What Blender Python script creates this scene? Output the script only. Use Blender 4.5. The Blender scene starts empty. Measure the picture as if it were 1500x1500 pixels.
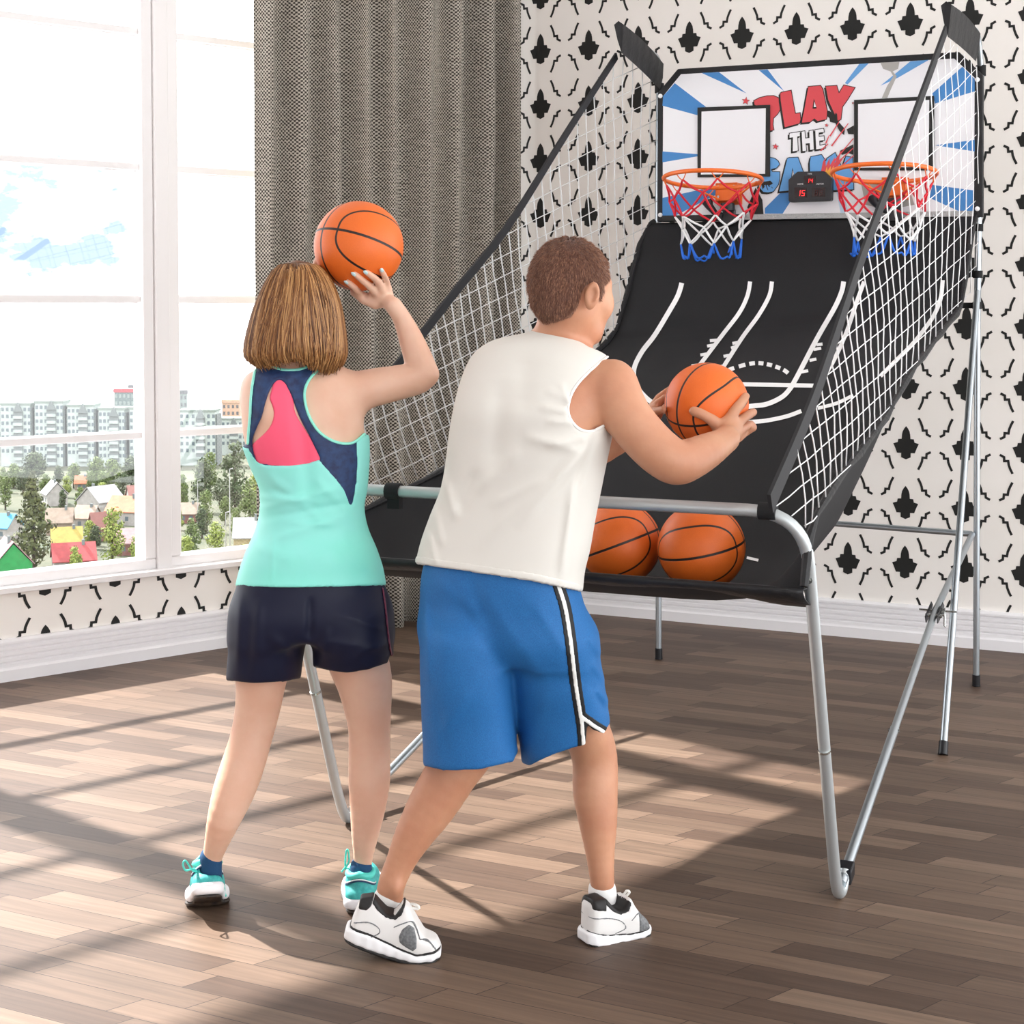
import bpy, math, random
import numpy as np
from mathutils import Vector, Matrix
from mathutils.bvhtree import BVHTree
random.seed(7); rng = np.random.default_rng(7)
SC = bpy.context.scene; COL = SC.collection
# ------------------------------------------------------------------ camera model
F = 2300.0; H = 1.48; PIT = math.radians(2.3); CY = 455 + F*math.tan(PIT)
CP, SP = math.cos(PIT), math.sin(PIT)
def ray(px, py):
    a = (px-750)/F; b = (CY-py)/F
    return Vector((a, CP+b*SP, -SP+b*CP))
EYE = Vector((0, 0, H))
def fl(px, py, z=0.0):
    r = ray(px, py); return EYE + r*((z-H)/r.z)
def at(px, py, Y):
    r = ray(px, py); return EYE + r*(Y/r.y)
def onpl(px, py, P, n):
    r = ray(px, py); return EYE + r*((P-EYE).dot(n)/r.dot(n))
def nproj(P):
    x, y, z = P[:, 0], P[:, 1], P[:, 2]-H
    zc = y*CP - z*SP; yc = y*SP + z*CP
    return 750+F*x/zc, CY-F*yc/zc
cam = bpy.data.objects.new('camera', bpy.data.cameras.new('camera')); COL.objects.link(cam)
cam.location = EYE; cam.rotation_euler = (math.pi/2-PIT, 0, 0)
cam.data.sensor_width = 36; cam.data.lens = F/1500*36; cam.data.shift_y = -(750-CY)/1500
cam.data.clip_end = 6000; SC.camera = cam
SC.view_settings.view_transform = 'Standard'; SC.view_settings.look = 'None'
SC.view_settings.gamma = 1; SC.view_settings.use_curve_mapping = False
SC.view_settings.exposure = 0.0
# ------------------------------------------------------------------ materials
def lin(c):
    return tuple(((v/255)/12.92 if v <= 10 else ((v/255+0.055)/1.055)**2.4) for v in c)
def node(nt, t, **kw):
    n = nt.nodes.new(t)
    for k, v in kw.items(): setattr(n, k, v)
    return n
def math_n(nt, op, a, b=None, c=None):
    n = nt.nodes.new('ShaderNodeMath'); n.operation = op
    for i, v in enumerate((a, b, c)):
        if v is None: continue
        if isinstance(v, (int, float)): n.inputs[i].default_value = v
        else: nt.links.new(v, n.inputs[i])
    return n.outputs[0]
def mixc(nt, fac, a, b):
    n = nt.nodes.new('ShaderNodeMix'); n.data_type = 'RGBA'
    for s, v in ((n.inputs[0], fac), (n.inputs[6], a), (n.inputs[7], b)):
        if isinstance(v, (int, float)): s.default_value = v
        elif isinstance(v, tuple): s.default_value = v+(1,)
        else: nt.links.new(v, s)
    return n.outputs[2]
def mat(name, rgb, rough=.5, metal=0, noise=None, bump=None, spec=None, sss=0, emit=None, coat=0, coords='Object', sheen=0):
    m = bpy.data.materials.new(name); m.use_nodes = True; nt = m.node_tree
    b = nt.nodes['Principled BSDF']; c = lin(rgb)
    b.inputs['Base Color'].default_value = c+(1,)
    b.inputs['Roughness'].default_value = rough; b.inputs['Metallic'].default_value = metal
    if spec is not None: b.inputs['Specular IOR Level'].default_value = spec
    if coat: b.inputs['Coat Weight'].default_value = coat
    if sheen: b.inputs['Sheen Weight'].default_value = sheen
    if sss:
        b.inputs['Subsurface Weight'].default_value = sss
        b.inputs['Subsurface Radius'].default_value = (.02, .008, .005); b.inputs['Subsurface Scale'].default_value = .5
    if emit:
        b.inputs['Emission Color'].default_value = lin(emit[0])+(1,); b.inputs['Emission Strength'].default_value = emit[1]
    if noise or bump: tc = node(nt, 'ShaderNodeTexCoord')
    if noise:                                   # (scale, rgb2, stretch)
        n = node(nt, 'ShaderNodeTexNoise'); n.inputs['Scale'].default_value = noise[0]; n.inputs['Detail'].default_value = 4
        src = tc.outputs[coords]
        if len(noise) > 2:
            mp = node(nt, 'ShaderNodeMapping'); mp.inputs['Scale'].default_value = noise[2]; nt.links.new(src, mp.inputs[0]); src = mp.outputs[0]
        nt.links.new(src, n.inputs['Vector'])
        cr = node(nt, 'ShaderNodeMapRange'); cr.inputs[1].default_value = .35; cr.inputs[2].default_value = .65
        nt.links.new(n.outputs[0], cr.inputs[0])
        nt.links.new(mixc(nt, cr.outputs[0], c, lin(noise[1])), b.inputs['Base Color'])
    if bump:                                    # (scale, strength, dist)
        n = node(nt, 'ShaderNodeTexNoise'); n.inputs['Scale'].default_value = bump[0]; n.inputs['Detail'].default_value = 3
        nt.links.new(tc.outputs[coords], n.inputs['Vector'])
        bp = node(nt, 'ShaderNodeBump'); bp.inputs['Strength'].default_value = bump[1]; bp.inputs['Distance'].default_value = bump[2]
        nt.links.new(n.outputs[0], bp.inputs['Height']); nt.links.new(bp.outputs[0], b.inputs['Normal'])
    return m
# ------------------------------------------------------------------ mesh builder
def finish(name, me, mats, parent=None, origin=None, label=None):
    for m in (mats if isinstance(mats, (list, tuple)) else [mats]): me.materials.append(m)
    o = bpy.data.objects.new(name, me); COL.objects.link(o)
    if parent is not None: o.parent = parent
    elif origin is not None: o.location = origin
    if label: o['label'] = label
    return o
def org(o):
    """world origin of a thing: parts sit at local zero below it"""
    v = Vector(o.location)
    while o.parent: o = o.parent; v += o.location
    return v
class MB:
    def __init__(s): s.v = []; s.f = []; s.m = []
    def poly(s, pts, m=0):
        b = len(s.v); s.v += [tuple(p) for p in pts]; s.f.append(tuple(range(b, b+len(pts)))); s.m.append(m)
    def quads(s, grid, m=0, closed=False):
        b = len(s.v); R = len(grid); Cn = len(grid[0])
        for r in grid: s.v += [tuple(p) for p in r]
        for i in range(R-1):
            for j in range(Cn if closed else Cn-1):
                k = (j+1) % Cn
                s.f.append((b+i*Cn+j, b+i*Cn+k, b+(i+1)*Cn+k, b+(i+1)*Cn+j)); s.m.append(m)
    def box(s, O, ex, ey, ez, m=0):
        """O corner, ex ey ez edge vectors"""
        O, ex, ey, ez = map(Vector, (O, ex, ey, ez)); b = len(s.v)
        for k in (0, 1):
            for j in (0, 1):
                for i in (0, 1): s.v.append(tuple(O+ex*i+ey*j+ez*k))
        for f in ((0, 2, 3, 1), (4, 5, 7, 6), (0, 1, 5, 4), (2, 6, 7, 3), (0, 4, 6, 2), (1, 3, 7, 5)):
            s.f.append(tuple(b+i for i in f)); s.m.append(m)
    def prism(s, pts, d, m=0, ms=None):
        """planar outline extruded by vector d"""
        d = Vector(d); pts = [Vector(p) for p in pts]; n = len(pts); b = len(s.v)
        s.v += [tuple(p) for p in pts]+[tuple(p+d) for p in pts]
        s.f.append(tuple(range(b, b+n))); s.f.append(tuple(range(b+2*n-1, b+n-1, -1))); s.m += [m, m]
        for i in range(n):
            j = (i+1) % n; s.f.append((b+i, b+n+i, b+n+j, b+j)); s.m.append(m if ms is None else ms)
    def tube(s, pts, r, n=12, m=0, caps=True, closed=False):
        pts = [Vector(p) for p in pts]; K = len(pts)
        rs = r if isinstance(r, (list, tuple)) else [r]*K
        b = len(s.v); prev = None
        for i, p in enumerate(pts):
            if closed: t = pts[(i+1) % K]-pts[i-1]
            else: t = pts[min(i+1, K-1)]-pts[max(i-1, 0)]
            t.normalize()
            if prev is None:
                a = Vector((0, 0, 1)) if abs(t.z) < .9 else Vector((1, 0, 0)); u = t.cross(a).normalized()
            else:
                u = (prev-t*prev.dot(t))
                u = u.normalized() if u.length > 1e-6 else t.orthogonal().normalized()
            prev = u; w = t.cross(u)
            for k in range(n):
                a = 2*math.pi*k/n; s.v.append(tuple(p+(u*math.cos(a)+w*math.sin(a))*rs[i]))
        for i in range(K if closed else K-1):
            i2 = (i+1) % K
            for k in range(n):
                k2 = (k+1) % n; s.f.append((b+i*n+k, b+i*n+k2, b+i2*n+k2, b+i2*n+k)); s.m.append(m)
        if caps and not closed:
            s.f.append(tuple(b+k for k in range(n-1, -1, -1))); s.m.append(m)
            s.f.append(tuple(b+(K-1)*n+k for k in range(n))); s.m.append(m)
    def build(s, name, mats, parent=None, origin=None, smooth=None, label=None, bevel=0):
        o0 = org(parent) if parent is not None else Vector(origin or (0, 0, 0))
        me = bpy.data.meshes.new(name)
        me.from_pydata([(a-o0.x, b-o0.y, c-o0.z) for a, b, c in s.v], [], s.f); me.update()
        me.polygons.foreach_set('material_index', s.m)
        if smooth is not None:
            me.shade_smooth()
            if smooth > 0: me.set_sharp_from_angle(angle=math.radians(smooth))
        o = finish(name, me, mats, parent, o0, label)
        if bevel:
            bv = o.modifiers.new('bevel', 'BEVEL'); bv.width = bevel; bv.segments = 2; bv.limit_method = 'ANGLE'
        return o
def crv(pts, n=8):
    """Catmull-Rom resample"""
    P = [Vector(p) for p in pts]; out = []
    for i in range(len(P)-1):
        a, b, c, d = P[max(i-1, 0)], P[i], P[i+1], P[min(i+2, len(P)-1)]
        for k in range(n):
            t = k/n; out.append(.5*((2*b)+(c-a)*t+(2*a-5*b+4*c-d)*t*t+(3*b-a-3*c+d)*t**3))
    out.append(P[-1]); return out
def fillet(pts, rad, n=6):
    """polyline with rounded corners"""
    P = [Vector(p) for p in pts]; out = [P[0]]
    rad = rad if isinstance(rad, (list, tuple)) else [rad]*(len(P)-2)
    for i in range(1, len(P)-1):
        a, b, c = P[i-1], P[i], P[i+1]; r = rad[i-1]
        p0 = b+(a-b).normalized()*r; p1 = b+(c-b).normalized()*r
        for k in range(n+1):
            t = k/n; out.append((1-t)**2*p0+2*t*(1-t)*b+t*t*p1)
    out.append(P[-1]); return out
def tagp(o, label=None, cat=None, group=None, kind=None):
    if label: o['label'] = label
    if cat: o['category'] = cat
    if group: o['group'] = group
    if kind: o['kind'] = kind
    return o
def empty(name, loc, label, cat, group=None):
    o = bpy.data.objects.new(name, None); COL.objects.link(o); o.location = loc; o.empty_display_size = .1
    return tagp(o, label, cat, group)
# ------------------------------------------------------------------ room
A0, A1 = fl(0, 998), fl(340, 945); C0, C1 = fl(1060, 915), fl(1500, 955)
eL = (A1-A0).normalized(); eB = (C1-C0).normalized()
_d = eL.x*(-eB.y)+eB.x*eL.y
_t = ((C0-A0).x*(-eB.y)+eB.x*(C0-A0).y)/_d
K0 = A0+eL*_t; Z = Vector((0, 0, 1))
nL = Vector((eL.y, -eL.x, 0)); nB = Vector((eB.y, -eB.x, 0))          # both point into the room
def PL(s, z, n=0): return K0+eL*s+Z*z+nL*n
def PB(s, z, n=0): return K0+eB*s+Z*z+nB*n
CEIL = 3.6
m_paper = mat('cream_wallpaper', (244, 239, 234), .75, noise=(3, (241, 236, 230)))
m_black = mat('wallpaper_black_print', (18, 18, 16), .7)
m_white = mat('white_paint', (240, 238, 240), .35)
m_frame = mat('window_paint', (235, 232, 232), .3)
ORN = [(0, 210), (22, 182), (38, 150), (45, 115), (48, 70), (85, 68), (92, 32), (140, 18), (118, -30), (97, -85), (52, -85), (52, -132), (0, -155)]
ORN = ORN+[(-x, y) for x, y in ORN[-2:0:-1]]
STR = [(270, -65), (225, -88), (222, -130), (182, -128), (175, -172), (158, -217), (135, -262)]
def stroke_quads(pl, w):
    P = [Vector((x, y, 0)) for x, y in pl]; L = []; R = []
    for i, p in enumerate(P):
        a = (P[i]-P[i-1]).normalized() if i > 0 else None
        b = (P[i+1]-P[i]).normalized() if i < len(P)-1 else None
        if a is None: a = b
        if b is None: b = a
        t = (a+b).normalized(); n = Vector((-t.y, t.x, 0)); k = w/max(.5, n.dot(Vector((-a.y, a.x, 0))))
        L.append(p+n*k); R.append(p-n*k)
    return [[L[i], L[i+1], R[i+1], R[i]] for i in range(len(P)-1)]
def clipz(poly, z0, z1):
    for lim, sg in ((z0, 1), (z1, -1)):
        out = []
        for i in range(len(poly)):
            a, b = poly[i-1], poly[i]; da = (a[1]-lim)*sg; db = (b[1]-lim)*sg
            if (da >= 0) != (db >= 0):
                t = da/(da-db); out.append((a[0]+(b[0]-a[0])*t, a[1]+(b[1]-a[1])*t))
            if db >= 0: out.append(b)
        poly = out
        if len(poly) < 3: return None
    return poly
def pattern(mb, PF, s0, s1, z0, z1, cs, cz, du, dz, off):
    for i in range(-20, 40):
        for j in range(-2, 16):
            c = (cs+i*du, cz+j*dz)
            if not (s0-du < c[0] < s1+du and z0-dz < c[1] < z1+dz): continue
            shapes = [ORN]
            for sx in (1, -1):
                for q in stroke_quads([(x*sx, y) for x, y in STR], 13): shapes.append([(v.x, v.y) for v in q])
                q0 = [(x*sx, -y+38) for x, y in STR]
                for q in stroke_quads(q0, 13): shapes.append([(v.x, v.y) for v in q])
            for sh in shapes:
                P = [(c[0]+x/635*du, c[1]+y/655*dz) for x, y in sh]
                if min(p[0] for p in P) < s0 or max(p[0] for p in P) > s1: continue
                P = clipz(P, z0, z1)
                if P: mb.poly([PF(x, z, off) for x, z in P], 1)
# back wall
mb = MB(); mb.box(PB(-.12, 0, -.15), eB*5.2, nB*.15, Z*CEIL)
pattern(mb, PB, 0.0, 5.0, .165, CEIL, .245, .345, .2567, .2675, .0012)
o = mb.build('wall_back', [m_paper, m_black]); tagp(o, 'cream wallpapered wall with black stencilled lattice behind the game', kind='structure')
# left wall with window opening
S0, S1 = -7.2, -.28; ZS, ZH = .37, 3.25
mb = MB()
mb.box(PL(-9.5, 0, -.2), eL*9.5, nL*.2, Z*ZS); mb.box(PL(-9.5, ZH, -.2), eL*9.5, nL*.2, Z*(CEIL-ZH))
mb.box(PL(S1, ZS, -.2), eL*(-S1), nL*.2, Z*(ZH-ZS)); mb.box(PL(-9.5, ZS, -.2), eL*(S0+9.5), nL*.2, Z*(ZH-ZS))
pattern(mb, PL, -5.6, 0, .165, .352, -1.764, .385, .307, .2675, .0012)
o = mb.build('wall_left', [m_paper, m_black]); tagp(o, 'low wallpapered wall under the tall windows', kind='structure')
# baseboards with ribs
def baseboard(name, PF, e, n, s0, s1, lab):
    prof = [(0, 0), (.03, 0), (.03, .045), (.024, .05)]
    z = .055
    for k in range(4): prof += [(.022, z), (.022, z+.012), (.014, z+.016), (.014, z+.02)]; z += .0235
    prof += [(.024, z), (.024, .158), (.018, .168), (0, .168)]
    mb = MB(); A = [PF(s0, zz, d) for d, zz in prof]; mb.prism(A, e*(s1-s0))
    o = mb.build(name, m_white); tagp(o, lab, kind='structure')
baseboard('baseboard_left', PL, eL, nL, -9.4, 0, 'white ribbed baseboard below the windows')
baseboard('baseboard_back', PB, eB, nB, .0, 5.0, 'white ribbed baseboard along the wallpapered back wall')
# sill + window frames
mb = MB(); mb.box(PL(S0-.05, .352, -.18), eL*(S1-S0+.1), nL*.215, Z*.025)
tagp(mb.build('trim_1', m_frame, bevel=.004), 'white window sill ledge', kind='structure')
m_glass = bpy.data.materials.new('window_glass'); m_glass.use_nodes = True; nt = m_glass.node_tree
nt.nodes.remove(nt.nodes['Principled BSDF'])
tr = node(nt, 'ShaderNodeBsdfTransparent'); gl = node(nt, 'ShaderNodeBsdfGlossy'); gl.inputs['Roughness'].default_value = .02
mx = node(nt, 'ShaderNodeMixShader'); mx.inputs[0].default_value = .04
nt.links.new(tr.outputs[0], mx.inputs[1]); nt.links.new(gl.outputs[0], mx.inputs[2]); nt.links.new(mx.outputs[0], nt.nodes['Material Output'].inputs[0])
bars = [.95, 1.529, 2.088, 2.657]
def window(idx, s0, s1, lab):
    fw, d0, d1 = .052, -.09, -.02
    mb = MB()
    for (a, b, c, d) in ((s0, s1, .375, .42), (s0, s1, ZH-.05, ZH), (s0, s0+fw, .42, ZH-.05), (s1-fw, s1, .42, ZH-.05)):
        mb.box(PL(a, c, d0), eL*(b-a), nL*(d1-d0), Z*(d-c))
        i = .014   # stepped outer lip
        mb.box(PL(a, c, d0-.03), eL*(b-a), nL*.03, Z*(d-c))
    r = mb.build('window_%d' % idx, m_frame, origin=PL((s0+s1)/2, .375, -.05), bevel=.006); tagp(r, lab, kind='structure')
    g = MB()
    for z in bars:
        g.box(PL(s0+fw, z-.013, -.075), eL*(s1-s0-2*fw), nL*.03, Z*.026)
        g.box(PL(s0+fw, z-.019, -.085), eL*(s1-s0-2*fw), nL*.012, Z*.038)
    g.build('glazing_bars', m_frame, r)
    g = MB(); g.box(PL(s0+fw*.5, .4, -.064), eL*(s1-s0-fw), nL*.004, Z*(ZH-.43)); g.build('pane', m_glass, r)
W2 = [(-1.80, -.30), (-3.43, -1.868), (-5.06, -3.498), (-6.69, -5.128)]
for i, (a, b) in enumerate(W2): window(i+1, a, b, ['tall white window half hidden by the curtain', 'tall white window at the left edge with wide panes', 'tall white window beyond the left edge', 'tall white window nearest the viewer'][i])
mb = MB()
for a, b in ((-1.868, -1.80), (-3.498, -3.43), (-5.128, -5.06), (-7.2, -6.69), (-.30, -.28)):
    mb.box(PL(a, .37, -.14), eL*(b-a), nL*.135, Z*(ZH-.37))
tagp(mb.build('trim_2', m_frame, bevel=.006), 'white mullion posts between the windows', kind='structure')
# floor: short staggered boards running along the back wall
m_floor = bpy.data.materials.new('parquet'); m_floor.use_nodes = True; nt = m_floor.node_tree; bs = nt.nodes['Principled BSDF']
tc = node(nt, 'ShaderNodeTexCoord'); sx = node(nt, 'ShaderNodeSeparateXYZ'); nt.links.new(tc.outputs['Object'], sx.inputs[0])
nperp = Vector((-eB.y, eB.x, 0))
det = eB.x*eL.y-eB.y*eL.x
# skewed basis: a along the back wall, b along the window wall
a_ = math_n(nt, 'ADD', math_n(nt, 'MULTIPLY', sx.outputs[0], eL.y/det), math_n(nt, 'MULTIPLY', sx.outputs[1], -eL.x/det))
b_ = math_n(nt, 'ADD', math_n(nt, 'MULTIPLY', sx.outputs[0], -eB.y/det), math_n(nt, 'MULTIPLY', sx.outputs[1], eB.x/det))
PWD, PLN = .0905, .42
rb = math_n(nt, 'DIVIDE', b_, PWD); row = math_n(nt, 'FLOOR', rb); fb = math_n(nt, 'FRACT', rb)
wn = node(nt, 'ShaderNodeTexWhiteNoise', noise_dimensions='1D'); nt.links.new(row, wn.inputs['W'])
ra = math_n(nt, 'ADD', math_n(nt, 'DIVIDE', a_, PLN), math_n(nt, 'MULTIPLY', wn.outputs[0], 7.3)); col = math_n(nt, 'FLOOR', ra); fa = math_n(nt, 'FRACT', ra)
cb = node(nt, 'ShaderNodeCombineXYZ'); nt.links.new(row, cb.inputs[0]); nt.links.new(col, cb.inputs[1])
w2 = node(nt, 'ShaderNodeTexWhiteNoise', noise_dimensions='2D'); nt.links.new(cb.outputs[0], w2.inputs['Vector'])
gv = node(nt, 'ShaderNodeCombineXYZ'); nt.links.new(math_n(nt, 'MULTIPLY', a_, 3.0), gv.inputs[0]); nt.links.new(math_n(nt, 'MULTIPLY', b_, 60.0), gv.inputs[1]); nt.links.new(math_n(nt, 'MULTIPLY', w2.outputs[0], 50), gv.inputs[2])
ng = node(nt, 'ShaderNodeTexNoise'); ng.inputs['Scale'].default_value = 1; ng.inputs['Detail'].default_value = 5; ng.inputs['Distortion'].default_value = .6; nt.links.new(gv.outputs[0], ng.inputs['Vector'])
rmp = node(nt, 'ShaderNodeValToRGB'); nt.links.new(w2.outputs[0], rmp.inputs[0]); e = rmp.color_ramp.elements
e[0].position = 0; e[0].color = lin((80, 62, 51))+(1,); e[1].position = 1; e[1].color = lin((122, 101, 85))+(1,)
for p_, c_ in ((.3, (93, 74, 62)), (.55, (103, 84, 70)), (.8, (113, 92, 77))):
    q = rmp.color_ramp.elements.new(p_); q.color = lin(c_)+(1,)
gr = node(nt, 'ShaderNodeMapRange'); nt.links.new(ng.outputs[0], gr.inputs[0]); gr.inputs[1].default_value = .3; gr.inputs[2].default_value = .7; gr.inputs[3].default_value = .74; gr.inputs[4].default_value = 1.10
hs = node(nt, 'ShaderNodeHueSaturation'); nt.links.new(rmp.outputs[0], hs.inputs['Color']); nt.links.new(gr.outputs[0], hs.inputs['Value'])
def edge(fr, w):
    d = math_n(nt, 'MINIMUM', fr, math_n(nt, 'SUBTRACT', 1.0, fr)); return math_n(nt, 'LESS_THAN', d, w)
gap = math_n(nt, 'MAXIMUM', edge(fb, .011), edge(fa, .0028))
nt.links.new(mixc(nt, gap, hs.outputs[0], lin((36, 27, 22))), bs.inputs['Base Color'])
bs.inputs['Roughness'].default_value = .5; bs.inputs['Specular IOR Level'].default_value = .3
bp = node(nt, 'ShaderNodeBump'); bp.inputs['Strength'].default_value = .15; bp.inputs['Distance'].default_value = .002; nt.links.new(ng.outputs[0], bp.inputs['Height']); nt.links.new(bp.outputs[0], bs.inputs['Normal'])
FR = PB(5.0, 0); FLn = PL(-9.4, 0); RW = Vector((1.6, -2.2, 0))
mb = MB(); mb.prism([K0-Z*.05, FR-Z*.05, FR-Z*.05+Vector((2.0, -9.5, 0)), FLn-Z*.05], Z*.05)
tagp(mb.build('floor', m_floor), 'short staggered brown wood floorboards', kind='structure')
mb = MB(); mb.prism([K0+Z*CEIL, FR+Z*CEIL, FR+Z*CEIL+Vector((3.4, -1.6, 0)), FR+Z*CEIL+Vector((3.0, -9.0, 0)), RW+Z*CEIL, FLn+Z*CEIL], Z*.1)  # room ceiling, carried out to the right as an added overhang shading the floor
tagp(mb.build('ceiling', mat('ceiling_paint', (245, 243, 240), .8)), 'plain white ceiling above the frame, with an added overhang shading the floor', kind='structure')

mb = MB(); mb.prism([FLn-Z*.0, RW, RW+Vector((.1, -.12, 0)), FLn+Vector((-.1, -.12, 0))], Z*CEIL)  # unseen wall added to cut light falling on the people from behind the viewer
tagp(mb.build('wall_rear_blocker', m_white), 'added white wall behind the viewer, blocking light from that side', kind='structure')
# curtain
m_cur = bpy.data.materials.new('tweed_weave'); m_cur.use_nodes = True; nt = m_cur.node_tree; bs = nt.nodes['Principled BSDF']
uv = node(nt, 'ShaderNodeUVMap'); sx = node(nt, 'ShaderNodeSeparateXYZ'); nt.links.new(uv.outputs[0], sx.inputs[0])
fu = math_n(nt, 'MULTIPLY', sx.outputs[0], 2*math.pi/.0165); fv = math_n(nt, 'MULTIPLY', sx.outputs[1], 2*math.pi/.0165)
chk = math_n(nt, 'MULTIPLY', math_n(nt, 'SINE', fu), math_n(nt, 'SINE', fv))
nz = node(nt, 'ShaderNodeTexNoise'); nz.inputs['Scale'].default_value = 120; nz.inputs['Detail'].default_value = 2; nt.links.new(uv.outputs[0], nz.inputs['Vector'])
mpn = node(nt, 'ShaderNodeMapping'); mpn.inputs['Scale'].default_value = (12, 160, 1); nt.links.new(uv.outputs[0], mpn.inputs[0])
nz2 = node(nt, 'ShaderNodeTexNoise'); nz2.inputs['Scale'].default_value = 1; nt.links.new(mpn.outputs[0], nz2.inputs['Vector'])
val = math_n(nt, 'ADD', chk, math_n(nt, 'ADD', math_n(nt, 'MULTIPLY', math_n(nt, 'SUBTRACT', nz.outputs[0], .5), 1.3), math_n(nt, 'MULTIPLY', math_n(nt, 'SUBTRACT', nz2.outputs[0], .5), 1.0)))
mr = node(nt, 'ShaderNodeMapRange'); nt.links.new(val, mr.inputs[0]); mr.inputs[1].default_value = -.25; mr.inputs[2].default_value = .25
cc = mixc(nt, mr.outputs[0], lin((68, 63, 58)), lin((206, 199, 188)))
nt.links.new(cc, bs.inputs['Base Color']); bs.inputs['Roughness'].default_value = .9; bs.inputs['Specular IOR Level'].default_value = .1
tl = node(nt, 'ShaderNodeBsdfTranslucent'); nt.links.new(cc, tl.inputs[0]); mx = node(nt, 'ShaderNodeMixShader'); mx.inputs[0].default_value = .16
nt.links.new(bs.outputs[0], mx.inputs[1]); nt.links.new(tl.outputs[0], mx.inputs[2]); nt.links.new(mx.outputs[0], nt.nodes['Material Output'].inputs[0])
c_s0 = -1.46; c_s1 = .0
# left end is drawn so that its edge meets the window where the photo shows it; right end turns out over the corner
pa = onpl(376, 700, PL(0, 0, .17), nL); pb = onpl(763, 700, PL(0, 0, .17), nL)
sa = (pa-PL(0, 0, .17)).dot(eL); sb = (pb-PL(0, 0, .17)).dot(eL)
N = 420; zs = [.012, .3, .9, 1.6, 2.4, 3.2, CEIL-.02]
folds = [(0.0, .0), (.035, .05), (.08, -.03), (.14, .045), (.2, -.035), (.26, .04), (.31, -.04), (.37, .05), (.43, -.03), (.48, .035), (.545, -.045), (.61, .045), (.67, -.03), (.72, .04), (.78, -.045), (.84, .045), (.9, -.035), (.95, .05), (1.0, .0)]
fx = [f[0] for f in folds]; fy = [f[1] for f in folds]
def fold(t, z):
    t2 = min(1, max(0, t+.012*math.sin(z*1.3+t*9)*min(1, 10*t, 10*(1-t))))
    i = max(0, min(len(fx)-2, int(np.searchsorted(fx, t2))-1)); u = (t2-fx[i])/(fx[i+1]-fx[i]); u = u*u*(3-2*u)
    return (fy[i]+(fy[i+1]-fy[i])*u)*(1.35+.15*math.sin(z*2+i))
grid = [[PL(sa+(sb-sa)*j/N, z, .17+fold(j/N, z)) for j in range(N+1)] for z in zs]
mb = MB(); mb.quads(grid); me = None
cur = mb.build('curtain', m_cur, origin=PL((sa+sb)/2, 0, .17), smooth=0)
tagp(cur, 'floor-length brown tweed curtain hanging in deep folds beside the window', 'curtain')
uvl = cur.data.uv_layers.new(name='UVMap'); arc = [0]
for j in range(N): arc.append(arc[-1]+(grid[3][j+1]-grid[3][j]).length)
for p in cur.data.polygons:
    for li in p.loop_indices:
        vi = cur.data.loops[li].vertex_index; uvl.data[li].uv = (arc[vi % (N+1)], zs[vi//(N+1)])
sm = cur.modifiers.new('thickness', 'SOLIDIFY'); sm.thickness = .002
# ------------------------------------------------------------------ light
sd = Vector((.76, -.65, 0)).normalized(); EL = math.radians(43.5)
sun = bpy.data.objects.new('sun', bpy.data.lights.new('sun', 'SUN')); COL.objects.link(sun)
dv = Vector((sd.x*math.cos(EL), sd.y*math.cos(EL), -math.sin(EL)))
sun.rotation_euler = dv.to_track_quat('-Z', 'Y').to_euler(); sun.location = (-3, 8, 6)
sun.data.energy = 12.0; sun.data.angle = math.radians(1.1); sun.data.color = (1, .97, .93)
w = bpy.data.worlds.new('sky'); SC.world = w; w.use_nodes = True; nt = w.node_tree; bg = nt.nodes['Background']
tc = node(nt, 'ShaderNodeTexCoord')
nz = node(nt, 'ShaderNodeTexNoise'); nz.inputs['Scale'].default_value = 15; nz.inputs['Detail'].default_value = 6; nz.inputs['Roughness'].default_value = .62
mp = node(nt, 'ShaderNodeMapping'); mp.inputs['Scale'].default_value = (1, 1, 2.2); nt.links.new(tc.outputs['Generated'], mp.inputs[0]); nt.links.new(mp.outputs[0], nz.inputs['Vector'])
# blue gap in the clouds
gap_dir = ray(60, 325).normalized()
vd = node(nt, 'ShaderNodeVectorMath', operation='DISTANCE'); nt.links.new(tc.outputs['Generated'], vd.inputs[0]); vd.inputs[1].default_value = gap_dir
gm = node(nt, 'ShaderNodeMapRange'); nt.links.new(vd.outputs['Value'], gm.inputs[0]); gm.inputs[1].default_value = .045; gm.inputs[2].default_value = .12; gm.inputs[3].default_value = .17; gm.inputs[4].default_value = -.4
v = math_n(nt, 'ADD', nz.outputs[0], gm.outputs[0])
mr = node(nt, 'ShaderNodeMapRange'); nt.links.new(v, mr.inputs[0]); mr.inputs[1].default_value = .58; mr.inputs[2].default_value = .74
nt.links.new(mixc(nt, mr.outputs[0], (3.1, 3.16, 3.22), (.44, .60, .80)), bg.inputs[0]); bg.inputs['Strength'].default_value = 1.0
SC.cycles.max_bounces = 8; SC.cycles.transparent_max_bounces = 16

SC.view_settings.exposure = 0.46
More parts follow.
